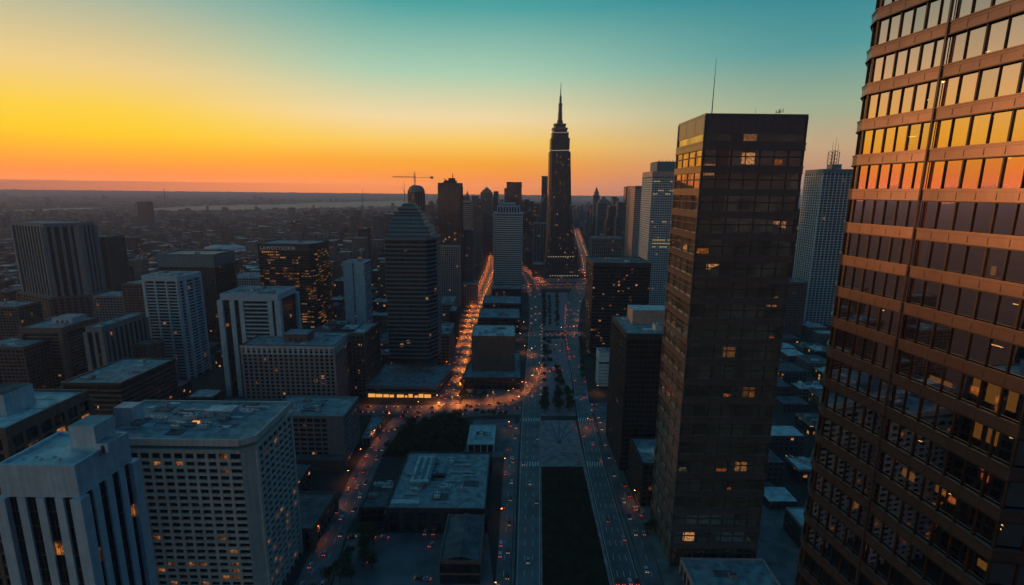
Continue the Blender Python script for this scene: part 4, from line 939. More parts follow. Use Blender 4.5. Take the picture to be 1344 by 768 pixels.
# brick cube between the diagonal and the avenue
P, h = fb(619, 676, 441, 46, D=512)
b_ = building('brick_cube', 'windowless dark brick cube with a bright cyan roof beside the orange street', P, h, wall='brown', glass=M['brown'], fh=40, bh=.4, bw=0, bproj=.2, attic=3, clutter=10, roof='roof_pale', seed=32)
P2, h2 = fb(608, 683, 502, 60, D=500)
P2 = [(P2[0][0], 492), (P2[1][0], 492), (P2[1][0], 575), (P2[0][0] + 6, 575)]
building('cube_podium', 'low teal roofed podium round the foot of the windowless brick cube', P2, 13, wall='dark', glass=GL['some lit'], fh=4, bh=1.2, bw=6, attic=2, clutter=8, seed=33)
# black building right of the avenue
P, h = fb(823, 905, 438, 52, D=340)
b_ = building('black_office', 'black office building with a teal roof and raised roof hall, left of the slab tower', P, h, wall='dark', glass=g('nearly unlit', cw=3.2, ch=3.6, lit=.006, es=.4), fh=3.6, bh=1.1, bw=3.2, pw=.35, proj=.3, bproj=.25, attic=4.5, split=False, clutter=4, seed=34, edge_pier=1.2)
X = P[0][0]; mb = MB(); mb.box(X + 10, X + 42, 368, 386, h - .9, h + 10, 0, 1); mb.build('roof_hall', [M['pinkish'], M['roof_pale']], b_)
mb = MB(); mb.box(X + 22, X + 38, 349, 357, h - .9, h + 3.4, 0, 1); mb.box(X + 24, X + 34, 351, 355, h + 3.4, h + 4.4, 1); mb.build('plant_room', [M['roof_pale'], M['roof']], b_)
P, h = fb(844, 905, 608, 34, D=297)
b_ = building('small_office', 'small dark office block with teal roof at the foot of the slab tower', P, h, wall='dark', glass=GL['mostly dark'], fh=3.5, bh=1.1, bw=4, attic=1.6, clutter=3, seed=35)
mb = MB(); X, Y = G(862, 592, h)[0], G(862, 596, h)[1]; mb.box(X - 3.5, X + 5, Y - 4, Y + 5, h - .9, h + 2.6, 0, 1); mb.build('roof_unit', [M['roof_pale'], M['unit']], b_)
P, h = fb(892, 1044, 742, 34, D=203); 
building('annex', 'low dark annex with a flat blue roof at the foot of the slab tower', [(92, 203), (135, 203), (135, 238), (92, 238)], 9, wall='pinkish', glass=GL['mostly dark'], fh=4, bh=1.1, bw=5, attic=2, clutter=5, seed=36)
# dome topped tower with its crane
Dc = 1150; a = atY(534, 275, Dc); c_ = atY(556, 275, Dc); hd = atY(545, 252, Dc)[1]; cx = (a[0] + c_[0]) / 2; r = (c_[0] - a[0]) / 2
dome = thing('domed_tower', 'round shouldered tower under construction with a crane on top, behind the stepped crown tower', 'skyscraper', (cx, Dc + r, 0))
mb = MB(); circ = lambda rr: [(cx + rr * math.cos(2 * math.pi * k / 20), Dc + r + rr * math.sin(2 * math.pi * k / 20)) for k in range(20)]
mb.prism(circ(r), 0, hd); mb.build('glazing', facade('domed tower glass', (.12, .12, .13), cw=3, ch=4, lit=.03, es=.4), dome)
mb = MB(); ztop = atY(545, 243, Dc)[1]
for k in range(5): t0, t1 = k / 5 * .9, (k + 1) / 5 * .9; mb.prism(circ(r * math.cos(t0 * 1.35)), hd + (ztop - hd) * math.sin(t0 * math.pi / 2), hd + (ztop - hd) * math.sin(t1 * math.pi / 2), poly2=circ(r * math.cos(t1 * 1.35)))
mb.build('dome', M['grey'], dome)
mb = MB()
for k in range(20): p = circ(r + .4)[k]; mb.tube((*p, 0), (*p, hd + 2), .5, n=4)
mb.build('mullion', M['grey'], dome); HERO.append(circ(r + 5))
cr = thing('tower_crane', 'tower crane with a long level jib on top of the domed tower', 'crane', (cx - 3, Dc + r, ztop - 2)); zc = atY(543, 233, Dc + r)[1]; zt = atY(543, 225, Dc + r)[1]
xl, xr = atY(515, 233, Dc + r)[0], atY(569, 233, Dc + r)[0]; X = cx - 3; Y = Dc + r
mb = MB()
for dx in (-1.4, 1.4):
    for dy in (-1.4, 1.4): mb.tube((X + dx, Y + dy, ztop - 6), (X + dx, Y + dy, zt - 4), .35, n=4)
for k in range(8): z = ztop - 4 + k * 4; mb.tube((X - 1.4, Y - 1.4, z), (X + 1.4, Y - 1.4, z + 4), .22, n=4); mb.tube((X - 1.4, Y + 1.4, z), (X + 1.4, Y + 1.4, z + 4), .22, n=4)
mb.tube((X, Y, zt - 5), (X, Y, zt), .5, .2); mb.build('mast', M['steel'], cr)
mb = MB()
for dy in (-1, 1): mb.tube((xl, Y + dy, zc), (X, Y + dy, zc), .4, n=4)
mb.tube((xl, Y, zc + 2.2), (X, Y, zc + 2.4), .35, n=4)
for k in range(22): q = xl + (X - xl) * k / 22; mb.tube((q, Y - 1, zc), (q + (X - xl) / 44, Y, zc + 2.2), .18, n=4); mb.tube((q + (X - xl) / 44, Y, zc + 2.2), (q + (X - xl) / 22, Y + 1, zc), .18, n=4)
mb.build('jib', M['steel'], cr)
mb = MB(); mb.box(X, xr, Y - 1, Y + 1, zc, zc + .7); mb.build('counter_jib', M['steel'], cr); mb = MB(); mb.box(xr - 7, xr - 1, Y - 1.4, Y + 1.4, zc - 2.4, zc + 2.8); mb.build('counterweight', M['grey'], cr)
mb = MB(); mb.tube((X, Y, zt), (xl + (X - xl) * .35, Y, zc + 2.4), .15, n=4); mb.tube((X, Y, zt), (xr - 4, Y, zc + .7), .15, n=4); mb.build('tie_bar', M['steel'], cr)
mb = MB(); mb.box(X - 1.2, X + 1.6, Y - 3, Y - 1.2, zc - 2.6, zc); mb.build('cab', M['white'], cr)
cr2 = thing('mast', 'thin lattice mast beside the domed tower', 'mast', (cx - 20, Dc, 0)); mb = MB(); mb.tube((cx - r - 4, Dc, 0), (cx - r - 4, Dc, ztop + 8), 1.2, .4, 4); mb.build('pole', M['steel'], cr2)
mb = MB(); mb.tube((cx - r - 4, Dc, ztop - 20), (cx - r - 11, Dc, ztop - 2), .5, .3, 4); mb.build('boom', M['steel'], cr2)

# ------------------------------------------------------------------ the great spired tower
ET = facade('spired tower stone and windows', (.10, .095, .095), (.012, .013, .016), cw=4.6, ch=4.2, wx=.5, wy=.62, lit=.05, es=.55, rough_w=.55)
DE = 1175.0
et = thing('spired_tower', 'great dark tapering tower with a tall spire at the head of the avenue', 'skyscraper', (atY(738, 300, DE)[0], DE + 28, 0))
prof = [(366.5, 711, 770), (360, 713, 765), (352, 715.5, 760), (340, 717.5, 756), (320, 718.5, 753.8), (300, 719.3, 752.3), (280, 720, 751), (255, 720.6, 750), (225, 721.2, 749.6), (199, 721.6, 749.3)]
secs = []
for y_, xa, xb in prof:
    a, b2 = atY(xa, y_, DE), atY(xb, y_, DE); z = max(0, (a[1] + b2[1]) / 2); W2 = b2[0] - a[0]
    dd_ = DE + max(0, (W2 - 52) * -.2); back = DE + 50 + (W2 - 50) * .5; ins = min(5, W2 * .1)
    secs.append((z, [(a[0] + ins, dd_), (b2[0] - ins, dd_), (b2[0], dd_ + ins), (b2[0], back), (a[0], back), (a[0], dd_ + ins)]))
mb = MB()
for (z0, p0), (z1, p1) in zip(secs, secs[1:]): mb.prism(p0, z0, z1, 0, -1, bot=False, poly2=p1)
mb.face([(*p, secs[-1][0]) for p in secs[-1][1]]); mb.build('shaft', ET, et)
HERO.append(offset(secs[0][1], 6))
for k in range(12):          # vertical ribs up the front
    mb = MB(); t_ = (k + .5) / 12
    for (z0, p0), (z1, p1) in zip(secs, secs[1:]):
        f = lambda p: Vector((p[0][0] + (p[1][0] - p[0][0]) * t_, p[0][1], 0))
        q0, q1 = f(p0), f(p1); mb.tube((q0.x, q0.y, z0), (q1.x, q1.y, z1), .75, n=4)
    mb.build('rib', M['mdark'], et)
for i, (xa, xb, ya, yb, nm, mt) in enumerate(((723, 748, 199, 181, 'upper_shaft', ET), (724.8, 746.6, 181, 173, 'upper_shaft', ET), (726.5, 744.5, 173, 169, 'crown', M['mdark']), (725.4, 745.6, 169, 167.4, 'crown_ledge', M['grey']), (728, 742.8, 167.4, 163, 'crown', M['mdark']), (727.4, 743.4, 163.2, 162, 'crown_ledge', M['grey']))):
    Dm = DE + 4 + i * 1.5; a, b2 = atY(xa, (ya + yb) / 2, Dm), atY(xb, (ya + yb) / 2, Dm); z0, z1 = atY(735, ya, Dm)[1], atY(735, yb, Dm)[1]; dp = b2[0] - a[0]
    q = [(a[0] + 3, Dm), (b2[0] - 3, Dm), (b2[0], Dm + 3), (b2[0], Dm + dp), (a[0], Dm + dp), (a[0], Dm + 3)]
    mb = MB(); mb.prism(q, z0 - 1, z1)
    o = mb.build(nm, mt, et)
    if nm == 'upper_shaft':
        m2 = MB()
        for k in range(10): m2.box(q[0][0] + (q[1][0] - q[0][0]) * k / 9 - .6, q[0][0] + (q[1][0] - q[0][0]) * k / 9 + .6, Dm - .8, Dm + .2, z0, z1 + .6)
        m2.build('rib', M['mdark'], o)
dotm = emis('floodlight', (1, .8, .6), 1.6)
for (y_, xa, xb, n) in ((197.5, 723, 748, 12), (174, 727, 744, 7), (337, 720, 752, 11), (362, 722, 758, 12)):
    for k in range(n):
        Dm = DE + (3.5 if y_ < 200 else -1.2); X, z = atY(xa + (xb - xa) * k / (n - 1), y_, Dm); mb = MB(); mb.box(X - .45, X + .45, Dm - .9, Dm, z - .5, z + .5); mb.build('floodlight', dotm, et)
Xs = atY(735.2, 150, DE + 22)[0]; Ys = DE + 22
zz = lambda y_: atY(735, y_, Ys)[1]
for (ya, yb, r0, r1, nm) in ((163, 158, 7.2, 6.4, 'spire_base'), (158, 148, 4.6, 4.0, 'spire'), (148, 138, 3.9, 3.2, 'spire'), (138, 136, 4.6, 4.4, 'spire_collar'), (136, 126, 2.3, 1.7, 'spire'), (126, 108, 1.3, .35, 'aerial')):
    mb = MB(); mb.tube((Xs, Ys, zz(ya) - .5), (Xs, Ys, zz(yb)), r0, r1, 10); o = mb.build(nm, M['mdark'], et)
    if nm == 'spire':
        m2 = MB()
        for k in range(8):
            an = 2 * math.pi * k / 8; m2.tube((Xs + r0 * 1.1 * math.cos(an), Ys + r0 * 1.1 * math.sin(an), zz(ya)), (Xs + r1 * 1.1 * math.cos(an), Ys + r1 * 1.1 * math.sin(an), zz(yb)), .3, n=4)
        for k in range(4): t_ = (k + .5) / 4; m2.tube((Xs, Ys, zz(ya) * (1 - t_) + zz(yb) * t_), (Xs, Ys, zz(ya) * (1 - t_) + zz(yb) * t_ + .8), r0 * 1.2, n=10)
        m2.build('ring', M['grey'], o)
building('plinth_block', 'low dark plinth block with orange lamps on the left of the great spired tower', [(atY(700, 350, 1190)[0], 1190), (atY(714, 350, 1190)[0], 1190), (atY(714, 350, 1190)[0], 1240), (atY(700, 350, 1190)[0], 1240)], 30, wall='brown', glass=GL['some lit'], fh=4, bh=1.6, bw=5, attic=2, clutter=3, seed=41)
# arena
a = G(297, 333); ar = thing('arena', 'low white roofed arena beside the glowing orange junction in the haze', 'arena', (a[0], a[1], 0)); mb = MB()
el_ = lambda rr: [(a[0] + rr * 62 * math.cos(2 * math.pi * k / 24), a[1] + rr * 40 * math.sin(2 * math.pi * k / 24)) for k in range(24)]
mb.prism(el_(1), 0, 20, 1); mb.build('wall', [M['white'], M['white']], ar); mb = MB()
for k in range(4): mb.prism(el_(1 - .22 * k), 20 + 4 * math.sin(k * .5) * 2, 20 + 8 * math.sin((k + 1) * .5), 0, poly2=el_(1 - .22 * (k + 1)))
mb.build('roof', M['roof_pale'], ar); HERO.append(el_(1.1))
for (px_, row_, hh) in ((215, 248, 120), (475.5, 249, 110)):
    X, z = atY(px_, row_, 5200); t = thing('radio_mast', 'tiny radio mast on the horizon ' + ('over the far tower' if px_ < 300 else 'left of the tower crane'), 'radio mast', (X, 5200, 0)); mb = MB(); mb.tube((X, 5200, 0), (X, 5200, z), 5, 2.2, 4); mb.build('mast', M['steel'], t)
    mb = MB(); mb.box(X - 6, X + 6, 5194, 5206, z * .55, z * .6); mb.build('platform', M['steel'], t)

# unseen tower, added past the left border to shade the near tower
for (x0, x1, y0, y1, hh, wl, lb) in ((-300, -237, 197, 222, 199, 'dark', 'tall dark tower just past the left border, between low sun and near tower'),):
    building('added_shade_tower', lb, [(x0, y0), (x1, y0), (x1, y1), (x0, y1)], hh, wall=wl, glass=GL['mostly dark'], fh=3.8, bh=1.3, bw=6, attic=4, clutter=2, seed=51)
# ------------------------------------------------------------------ the rest of the city
def pip(p, poly):
    x_, y_ = p; c_ = False; n = len(poly); j = n - 1
    for i in range(n):
        xi, yi = poly[i]; xj, yj = poly[j]
        if (yi > y_) != (yj > y_) and x_ < (xj - xi) * (y_ - yi) / (yj - yi) + xi: c_ = not c_
        j = i
    return c_
OPEN = [[Vector(p) for p in q] for q in (median, med2, med3, sqr, park, plz, tri, lot, side1, side2)]
ROADB = []
for r_ in RB.values(): ROADB.append(r_.poly)
EXC = [(min(p[0] for p in q), max(p[0] for p in q), min(p[1] for p in q), max(p[1] for p in q), q) for q in HERO + ROADB + OPEN]
def free(x0, x1, y0, y1):
    pts = [(x0 + (x1 - x0) * i / 3, y0 + (y1 - y0) * j / 3) for i in range(4) for j in range(4)]
    for a, b, c_, d_, q in EXC:
        if a > x1 or b < x0 or c_ > y1 or d_ < y0: continue
        if any(pip(p, q) for p in pts): return False
        if any(x0 <= p[0] <= x1 and y0 <= p[1] <= y1 for p in q): return False
    # the corridor of the avenue stays open
    yy = (y0 + y1) / 2
    if yy < 1150:
        for xx in (x0, x1, (x0 + x1) / 2):
            px_, py_ = proj(xx, yy, 0)
            if 640 < px_ < 800 and py_ > 373: return False
    return True
fcol = {'brick': ((.13, .085, .07)), 'concrete': ((.17, .165, .16)), 'glass': ((.06, .075, .085)), 'stone': ((.22, .20, .185))}
FM = {k: facade('city block ' + k, v, cw=3.4, ch=3.5, wx=.55 if k != 'glass' else .86, wy=.5 if k != 'glass' else .7, lit=.035, es=.5, vary=.3) for k, v in fcol.items()}
LF = facade('low city seen from afar', (.14, .12, .11), cw=4, ch=4, wx=.5, wy=.45, lit=.05, es=.7)
def zone(X, Y):
    px_, py_ = proj(X, Y, 0); r_ = rf.random()
    if px_ > 880:
        if py_ > 400: return rf.uniform(6, 16)
        return rf.uniform(8, 30)
    if 540 < px_ < 880 and py_ < 345:
        if px_ > 745 and px_ < 772: return rf.uniform(8, 20)
        return rf.choice((rf.uniform(20, 60), rf.uniform(60, 150 if Y > 1500 else 90))) if r_ < .8 else rf.uniform(90, 150)
    if py_ > 420: return rf.uniform(8, 26)
    if px_ > 380: return rf.uniform(12, 40) if r_ < .75 else rf.uniform(40, 85)
    return rf.uniform(6, 24) if r_ < .9 else rf.uniform(24, 60)
rf = random.Random(77); cand = []
bx, by_ = 84, 74
for iy in range(int(240 / by_), int(3400 / by_)):
    for ix in range(-60, 45):
        for q in range(4):
            X = ix * bx + (q % 2) * 35 + rf.uniform(-2, 2); Y = iy * by_ + (q // 2) * 30 + rf.uniform(-2, 2)
            if abs(X) > 1.12 * Y + 60: continue
            if Y > 1500 and rf.random() < .15: continue
            wd, dp = rf.uniform(18, 32), rf.uniform(16, 27)
            if rf.random() < .12 and q == 0: wd, dp = 62, 52
            if not free(X, X + wd, Y, Y + dp): continue
            hh = zone(X + wd / 2, Y)
            if wd > 50: hh = min(hh, 18)
            cand.append((X, Y, wd, dp, hh))
def shows(c_):
    X, Y, wd, dp, hh = c_; a = proj(X, Y, hh); b = proj(X + wd, Y, 0)
    if b[0] < 0 or a[0] > 1110 or a[1] > 768: return 0
    if a[0] > 870 and b[0] < 1010: return 0
    return (b[0] - a[0]) * (b[1] - a[1] + 30 * dp / Y * 10)
# what hides behind the large buildings is left out of the individual ones
def hidden(c_):
    X, Y, wd, dp, hh = c_; px_, py_ = proj(X + wd / 2, Y + dp / 2, hh + 1)
    for x0, x1, y0, y1 in HID:
        if x0 < px_ < x1 and y0 < py_ < y1: return True
    return False
HID = [(0, 96, 540, 900), (108, 380, 530, 900), (82, 208, 485, 640), (192, 268, 365, 505), (210, 285, 345, 505), (292, 368, 395, 530), (318, 458, 440, 560), (340, 408, 330, 440), (507, 570, 290, 505), (572, 602, 250, 420), (650, 686, 285, 440), (780, 855, 345, 470), (825, 1040, 440, 760), (860, 1045, 225, 740), (722, 750, 200, 366), (22, 98, 300, 500), (1070, 1120, 230, 430), (352, 470, 540, 640)]
cand = [c_ for c_ in cand if shows(c_) > 0]
rt_ = random.Random(19); DT = []
while len(DT) < 62:
    px_ = rt_.choice((rt_.uniform(585, 716), rt_.uniform(757, 850), rt_.uniform(440, 600))); Yd = rt_.uniform(1250, 3000); top_ = rt_.uniform(256, 288) if px_ > 600 else rt_.uniform(275, 300)
    X_, h_ = atY(px_, top_, Yd); w_ = rt_.uniform(20, 38)
    if h_ < 45 or h_ > 205 or not free(X_ - w_ / 2, X_ + w_ / 2, Yd, Yd + w_): continue
    if any(abs(X_ - o_[0] - o_[2] / 2) < 42 and abs(Yd - o_[1]) < 42 for o_ in DT): continue
    DT.append((X_ - w_ / 2, Yd, w_, w_, h_))
cand = [c_ for c_ in cand if not any(c_[0] < o_[0] + o_[2] + 2 and c_[0] + c_[2] > o_[0] - 2 and c_[1] < o_[1] + o_[3] + 2 and c_[1] + c_[3] > o_[1] - 2 for o_ in DT)]
vis = [c_ for c_ in cand if not hidden(c_)]; vis.sort(key=lambda c_: -shows(c_))
ind = vis[:235] + DT; rest = [c_ for c_ in cand if c_ not in set(ind)]
hgt = lambda h_: 'low' if h_ < 15 else 'midrise' if h_ < 40 else 'tall'
colw = {'brick': 'brown brick', 'concrete': 'grey concrete', 'glass': 'dark glass', 'stone': 'pale stone'}
def district(px_, py_):
    if px_ > 880: return 'in the blocks seen between the slab tower and the near tower'
    if px_ > 745: return 'right of the great spired tower in the haze' if py_ < 372 else 'beside the avenue right of the median'
    if px_ > 690: return 'near the foot of the great spired tower'
    if px_ > 540: return 'in the hazy downtown behind the tall brown tower' if py_ < 372 else 'near the orange lit diagonal street'
    if py_ > 560: return 'near the curved street'
    if px_ > 400: return 'in the streets left of the stepped crown tower' if py_ > 330 else 'in the far haze left of the domed tower'
    if px_ > 200: return 'around the framed blue tower' if py_ > 360 else 'in the suburb beyond the lit black tower'
    return 'around the dim brown tower block' if py_ > 380 else 'in the suburb beyond the ribbed tower'
LMK = []
for o in list(sc.objects):
    nk = {'pier_building': 'white pier building', 'grid_building': 'white grid building', 'banded_block': 'dark banded block', 'fin_block': 'fin block', 'balcony_tower': 'cyan balcony tower', 'dark_tower': 'black crown tower',
          'framed_tower': 'blue framed tower', 'lit_tower': 'lit black tower', 'hotel': 'brick hotel', 'crown_tower': 'stepped crown tower', 'slot_tower': 'pale slot tower', 'ribbed_tower': 'tall ribbed tower', 'brown_tower': 'reddish brown tower',
          'corrugated_tower': 'tall brown tower', 'teal_tower': 'pale teal tower', 'blue_slab': 'dark blue slab', 'black_block': 'black box building', 'glass_tower': 'masted glass tower', 'shaded_tower': 'banded slab', 'banded_tower': 'blue penthouse tower',
          'brick_cube': 'brick cube', 'black_office': 'black office', 'spired_tower': 'great spired tower', 'domed_tower': 'domed tower', 'arena': 'white arena', 'far_tower': 'lone far tower', 'slab_tower': 'black slab tower', 'office_tower': 'near tower', 'wide_block': 'wide arcaded block', 'striped_block': 'dim tower block'}.get(o.name)
    if nk and o.parent is None: LMK.append((o.location.x, o.location.y, nk))
ORD = ['first', 'second', 'third', 'fourth', 'fifth', 'sixth', 'seventh', 'eighth', 'ninth', 'tenth', 'eleventh', 'twelfth', 'thirteenth']
seen_l = {}
def filler_label(hg, cl_, rf_, X, Y):
    best = sorted(LMK, key=lambda m_: abs(m_[0] - X) + abs(m_[1] - Y) * .6)[0]; a = math.atan2(best[0], best[1]); b = math.atan2(X, Y); far = math.hypot(X, Y) > math.hypot(best[0], best[1])
    da = (b - a) * math.hypot(X, Y); rel = ('right of' if da > 0 else 'left of') if abs(da) > 45 else ('behind' if far else 'before')
    if far and abs(da) > 45: rel = 'beyond and ' + rel
    l_ = '%s %s block with %s roof %s the %s' % (hg, cl_, rf_, rel, best[2]); n_ = seen_l.get(l_, 0); seen_l[l_] = n_ + 1
    return l_ if n_ == 0 else ORD[min(n_, 12)] + ' ' + l_
ind.sort(key=lambda c_: c_[1])
for (X, Y, wd, dp, hh) in ind:
    k = rf.choice(list(fcol)) if hh < 60 else rf.choice(('glass', 'stone', 'concrete', 'concrete')); px_, py_ = proj(X + wd / 2, Y, 0); P = [(X, Y), (X + wd, Y), (X + wd, Y + dp), (X, Y + dp)]; pale = rf.random() < .5
    lb = filler_label(hgt(hh), colw[k], 'pale' if pale else 'dark', X + wd / 2, Y + dp / 2)
    root = thing('city_building', lb, 'building', (X + wd / 2, Y + dp / 2, 0), 'ordinary city buildings ' + district(px_, py_))
    mb = MB(); uo = rf.randint(0, 60) * 17.0
    if hh > 60: mb.prism(P, 0, hh * .8, 0, 1, uo=uo); mb.prism(offset(P, -3), hh * .8 - .1, hh, 0, 1, uo=uo)
    else: mb.prism(P, 0, hh, 0, 1, uo=uo); ringwall(mb, offset(P, .15), offset(P, -.5), hh - .8, hh + .7, 1)
    mb.build('wall', [FM[k], M['grey'] if k != 'brick' else M['brown']], root)
    mb = MB(); Q = offset(P, -3.1) if hh > 60 else offset(P, -.6); mb.prism(Q, hh - .2, hh + .06); mb.build('roof', M['roof_pale' if pale else 'roof_dark'], root)
    if Y < 1100:
        for q in range(rf.randint(1, 4)):
            a, b = rf.uniform(1, 4), rf.uniform(1, 3); cx, cy_ = rf.uniform(Q[0][0] + 4, Q[1][0] - 4), rf.uniform(Q[0][1] + 3, Q[2][1] - 3)
            mb = MB(); mb.box(cx - a, cx + a, cy_ - b, cy_ + b, hh, hh + rf.uniform(1.2, 4)); mb.build('roof_unit', M[rf.choice(('unit', 'roof_pale', 'grey'))], root)
mb = MB()
for (X, Y, wd, dp, hh) in rest: mb.prism([(X, Y), (X + wd, Y), (X + wd, Y + dp), (X, Y + dp)], 0, hh, 0, rf.choice((1, 1, 2)), bot=False, uo=rf.randint(0, 60) * 17.0)
Y = 3300
while Y < 9500:
    st = 26 + (Y - 3300) * .012; X = -1.1 * Y
    while X < 1.0 * Y:
        if rf.random() < .5 and not any(pip((X + 15, Y + 10), q) or pip((X, Y - 120), q) for q in WATER):
            hh = rf.uniform(5, 16) if rf.random() < .96 else rf.uniform(20, 70)
            if -250 < X < 900 and Y < 5000 and rf.random() < .2: hh = rf.uniform(30, 110)
            wd = rf.uniform(12, 40) * (1 + (Y - 3300) * .0001); yy = Y + rf.uniform(-10, 10)
            mb.prism([(X, yy), (X + wd, yy), (X + wd, yy + wd * .7), (X, yy + wd * .7)], 0, hh, 0, rf.choice((1, 1, 2)), bot=False, uo=rf.randint(0, 60) * 17.0)
        X += st * rf.uniform(.8, 2.2)
    Y += st * 1.5
o = mb.build('distant_city', [LF, M['roof_dark'], M['roof_pale']], None, 'stuff'); tag(o, 'endless low rooftops of the suburbs fading into the haze', 'city', kind='stuff')
# ------------------------------------------------------------------ trees
M['leaf'] = plain('dark leaves', (.035, .055, .022), .8, var=.5, scale=.6)
M['leaf2'] = plain('dull leaves', (.06, .075, .03), .8, var=.4, scale=.6)
M['bark'] = plain('bark', (.06, .045, .035), .9)
def tree_proto(seed, hgt_, rad):
    rnd = random.Random(seed); root = thing('tree', 'tree', 'tree')
    tr = MB(); tr.tube((0, 0, 0), (rnd.uniform(-.2, .2), rnd.uniform(-.2, .2), hgt_ * .45), .28, .16, 7)
    cl = []
    for k in range(6):
        an = k * 1.05 + rnd.uniform(-.3, .3); rr = rad * rnd.uniform(.4, .7); e = Vector((rr * math.cos(an), rr * math.sin(an), hgt_ * rnd.uniform(.5, .8))); tr.tube((0, 0, hgt_ * rnd.uniform(.28, .42)), e, .12, .04, 5); cl.append(e)
    cl.append(Vector((0, 0, hgt_ * .86))); cl.append(Vector((rnd.uniform(-1, 1), rnd.uniform(-1, 1), hgt_ * .66)))
    tr.build('trunk', M['bark'], root); cr = MB()
    for c_ in cl:
        rc = rad * rnd.uniform(.38, .6); mi = rnd.choice((0, 0, 1))
        for q in range(95):
            v = Vector((rnd.gauss(0, 1), rnd.gauss(0, 1), rnd.gauss(0, 1))).normalized() * rc * rnd.uniform(.45, 1.1); p = c_ + v
            n = (v.normalized() + Vector((rnd.gauss(0, .6), rnd.gauss(0, .6), rnd.gauss(0, .6)))).normalized(); a = n.orthogonal().normalized(); b = n.cross(a); s_ = rnd.uniform(.22, .5)
            cr.face([p + a * s_, p + b * s_ * .7, p - a * s_, p - b * s_ * .7], mi if rnd.random() < .8 else 1 - mi)
    cr.build('crown', [M['leaf'], M['leaf2']], root); return root
protos = [tree_proto(1, 9.5, 4.0), tree_proto(2, 8, 3.4), tree_proto(3, 11, 4.4)]
tcount = [0, 0, 0]
def put_tree(x_, y_, s_, label, group, rt):
    k = rt.randrange(3); o = protos[k] if tcount[k] == 0 else copy_tree(protos[k]); tcount[k] += 1
    o.location = (x_, y_, .15); o.rotation_euler = (0, 0, rt.uniform(0, 6.28)); o.scale = (s_ * rt.uniform(.85, 1.15), s_ * rt.uniform(.85, 1.15), s_); tag(o, label, 'tree', group)
rt = random.Random(31)
def area_trees(poly, n, s0, s1, label, group, mind=5.0):
    xs = [p[0] for p in poly]; ys = [p[1] for p in poly]; got = []; tries = 0
    while len(got) < n and tries < 4000:
        tries += 1; p = (rt.uniform(min(xs), max(xs)), rt.uniform(min(ys), max(ys)))
        if not pip(p, poly) or any((p[0] - g_[0]) ** 2 + (p[1] - g_[1]) ** 2 < mind * mind for g_ in got): continue
        if any(a <= p[0] <= b and c_ <= p[1] <= d_ and pip(p, q) for a, b, c_, d_, q in EXC[:len(HERO)]): continue
        got.append(p); put_tree(p[0], p[1], rt.uniform(s0, s1), label, group, rt)
area_trees([G(*p) for p in ((508, 602), (528, 568), (560, 555), (606, 552), (610, 600))], 46, .9, 1.25, 'dark leafy tree in the park inside the bend of the curved street', 'park trees')
area_trees([G(*p) for p in ((428, 768), (462, 706), (498, 702), (490, 768))], 12, .9, 1.2, 'dark tree between the curved street and the car park', 'trees by the car park')
NTH = ['nearest', 'second', 'third', 'fourth', 'fifth', 'sixth', 'seventh', 'eighth', 'ninth', 'tenth', 'eleventh', 'twelfth', 'thirteenth', 'fourteenth', 'fifteenth', 'sixteenth']
def row_trees(a, b, n, s_, label, group, row=''):
    a, b = Vector(a), Vector(b)
    if row:
        for k in range(n): p = a.lerp(b, (k + .5) / n); put_tree(p.x + rt.uniform(-.8, .8), p.y + rt.uniform(-1, 1), s_ * rt.uniform(.85, 1.15), NTH[k] + ' small tree counting from the crossing in the ' + row, group, rt)
        return
    for k in range(n): p = a.lerp(b, (k + .5) / n); put_tree(p.x + rt.uniform(-.8, .8), p.y + rt.uniform(-1, 1), s_ * rt.uniform(.85, 1.15), label, group, rt)
lb = 'small tree on the paved median south of the crossing'
for rw, xa, xb in (('left', (713.5, 540), (715.5, 515)), ('middle', (731, 543), (731, 490)), ('right', (748, 540), (744, 515))): row_trees(G(*xa), G(*xb), 5, .95, lb, 'median trees in three short rows', rw + ' short median row')
lb = 'small tree on the narrow median beyond the crossing'
row_trees(G(715, 508), G(714.5, 448), 8, .75, '', 'median kerb trees', 'left kerb row of the median'); row_trees(G(714.5, 432), G(713.5, 388), 16, 1.0, lb, 'median trees beyond the crossing', 'left row of the far median'); row_trees(G(731, 432), G(731, 388), 14, 1.0, lb, 'median trees beyond the crossing', 'right row of the far median'); row_trees(G(722, 432), G(721, 390), 10, .9, lb, 'median trees beyond the crossing', 'middle row of the far median')
for k, (tx, ty) in enumerate(((733, 540), (736, 535), (731, 530), (735, 524), (733, 518), (737, 512), (732, 506), (735, 500), (734, 494), (731, 488), (715, 541), (717, 536), (714, 530), (716, 524), (747, 541), (749, 536), (746, 530), (748, 524), (719, 470), (721, 478), (716, 462), (720, 455))):
    X, Y = G(tx, ty); put_tree(X, Y, rt.uniform(.9, 1.25), 'dense dark tree in the clump on the paved median', 'clumped median trees', rt)
row_trees(G(764, 500), G(762, 446), 12, .8, '', 'avenue kerb trees', 'kerb row beside the right carriageway')
row_trees(G(781, 500), G(776, 446), 10, .9, '', 'avenue kerb trees', 'row below the black box building')
row_trees(G(640, 524), G(602, 524), 6, .9, '', 'trees in front of the brick cube', 'row before the brick cube')
row_trees(G(604, 515), G(606, 503), 2, .9, 'dark tree in front of the brick cube podium', 'trees in front of the brick cube')
row_trees(G(846, 700), G(862, 690), 3, .8, 'dark tree on the forecourt of the slab tower', 'forecourt trees')
row_trees(G(622, 545), G(668, 548), 6, .6, '', 'plaza trees', 'row along the cross street plaza')

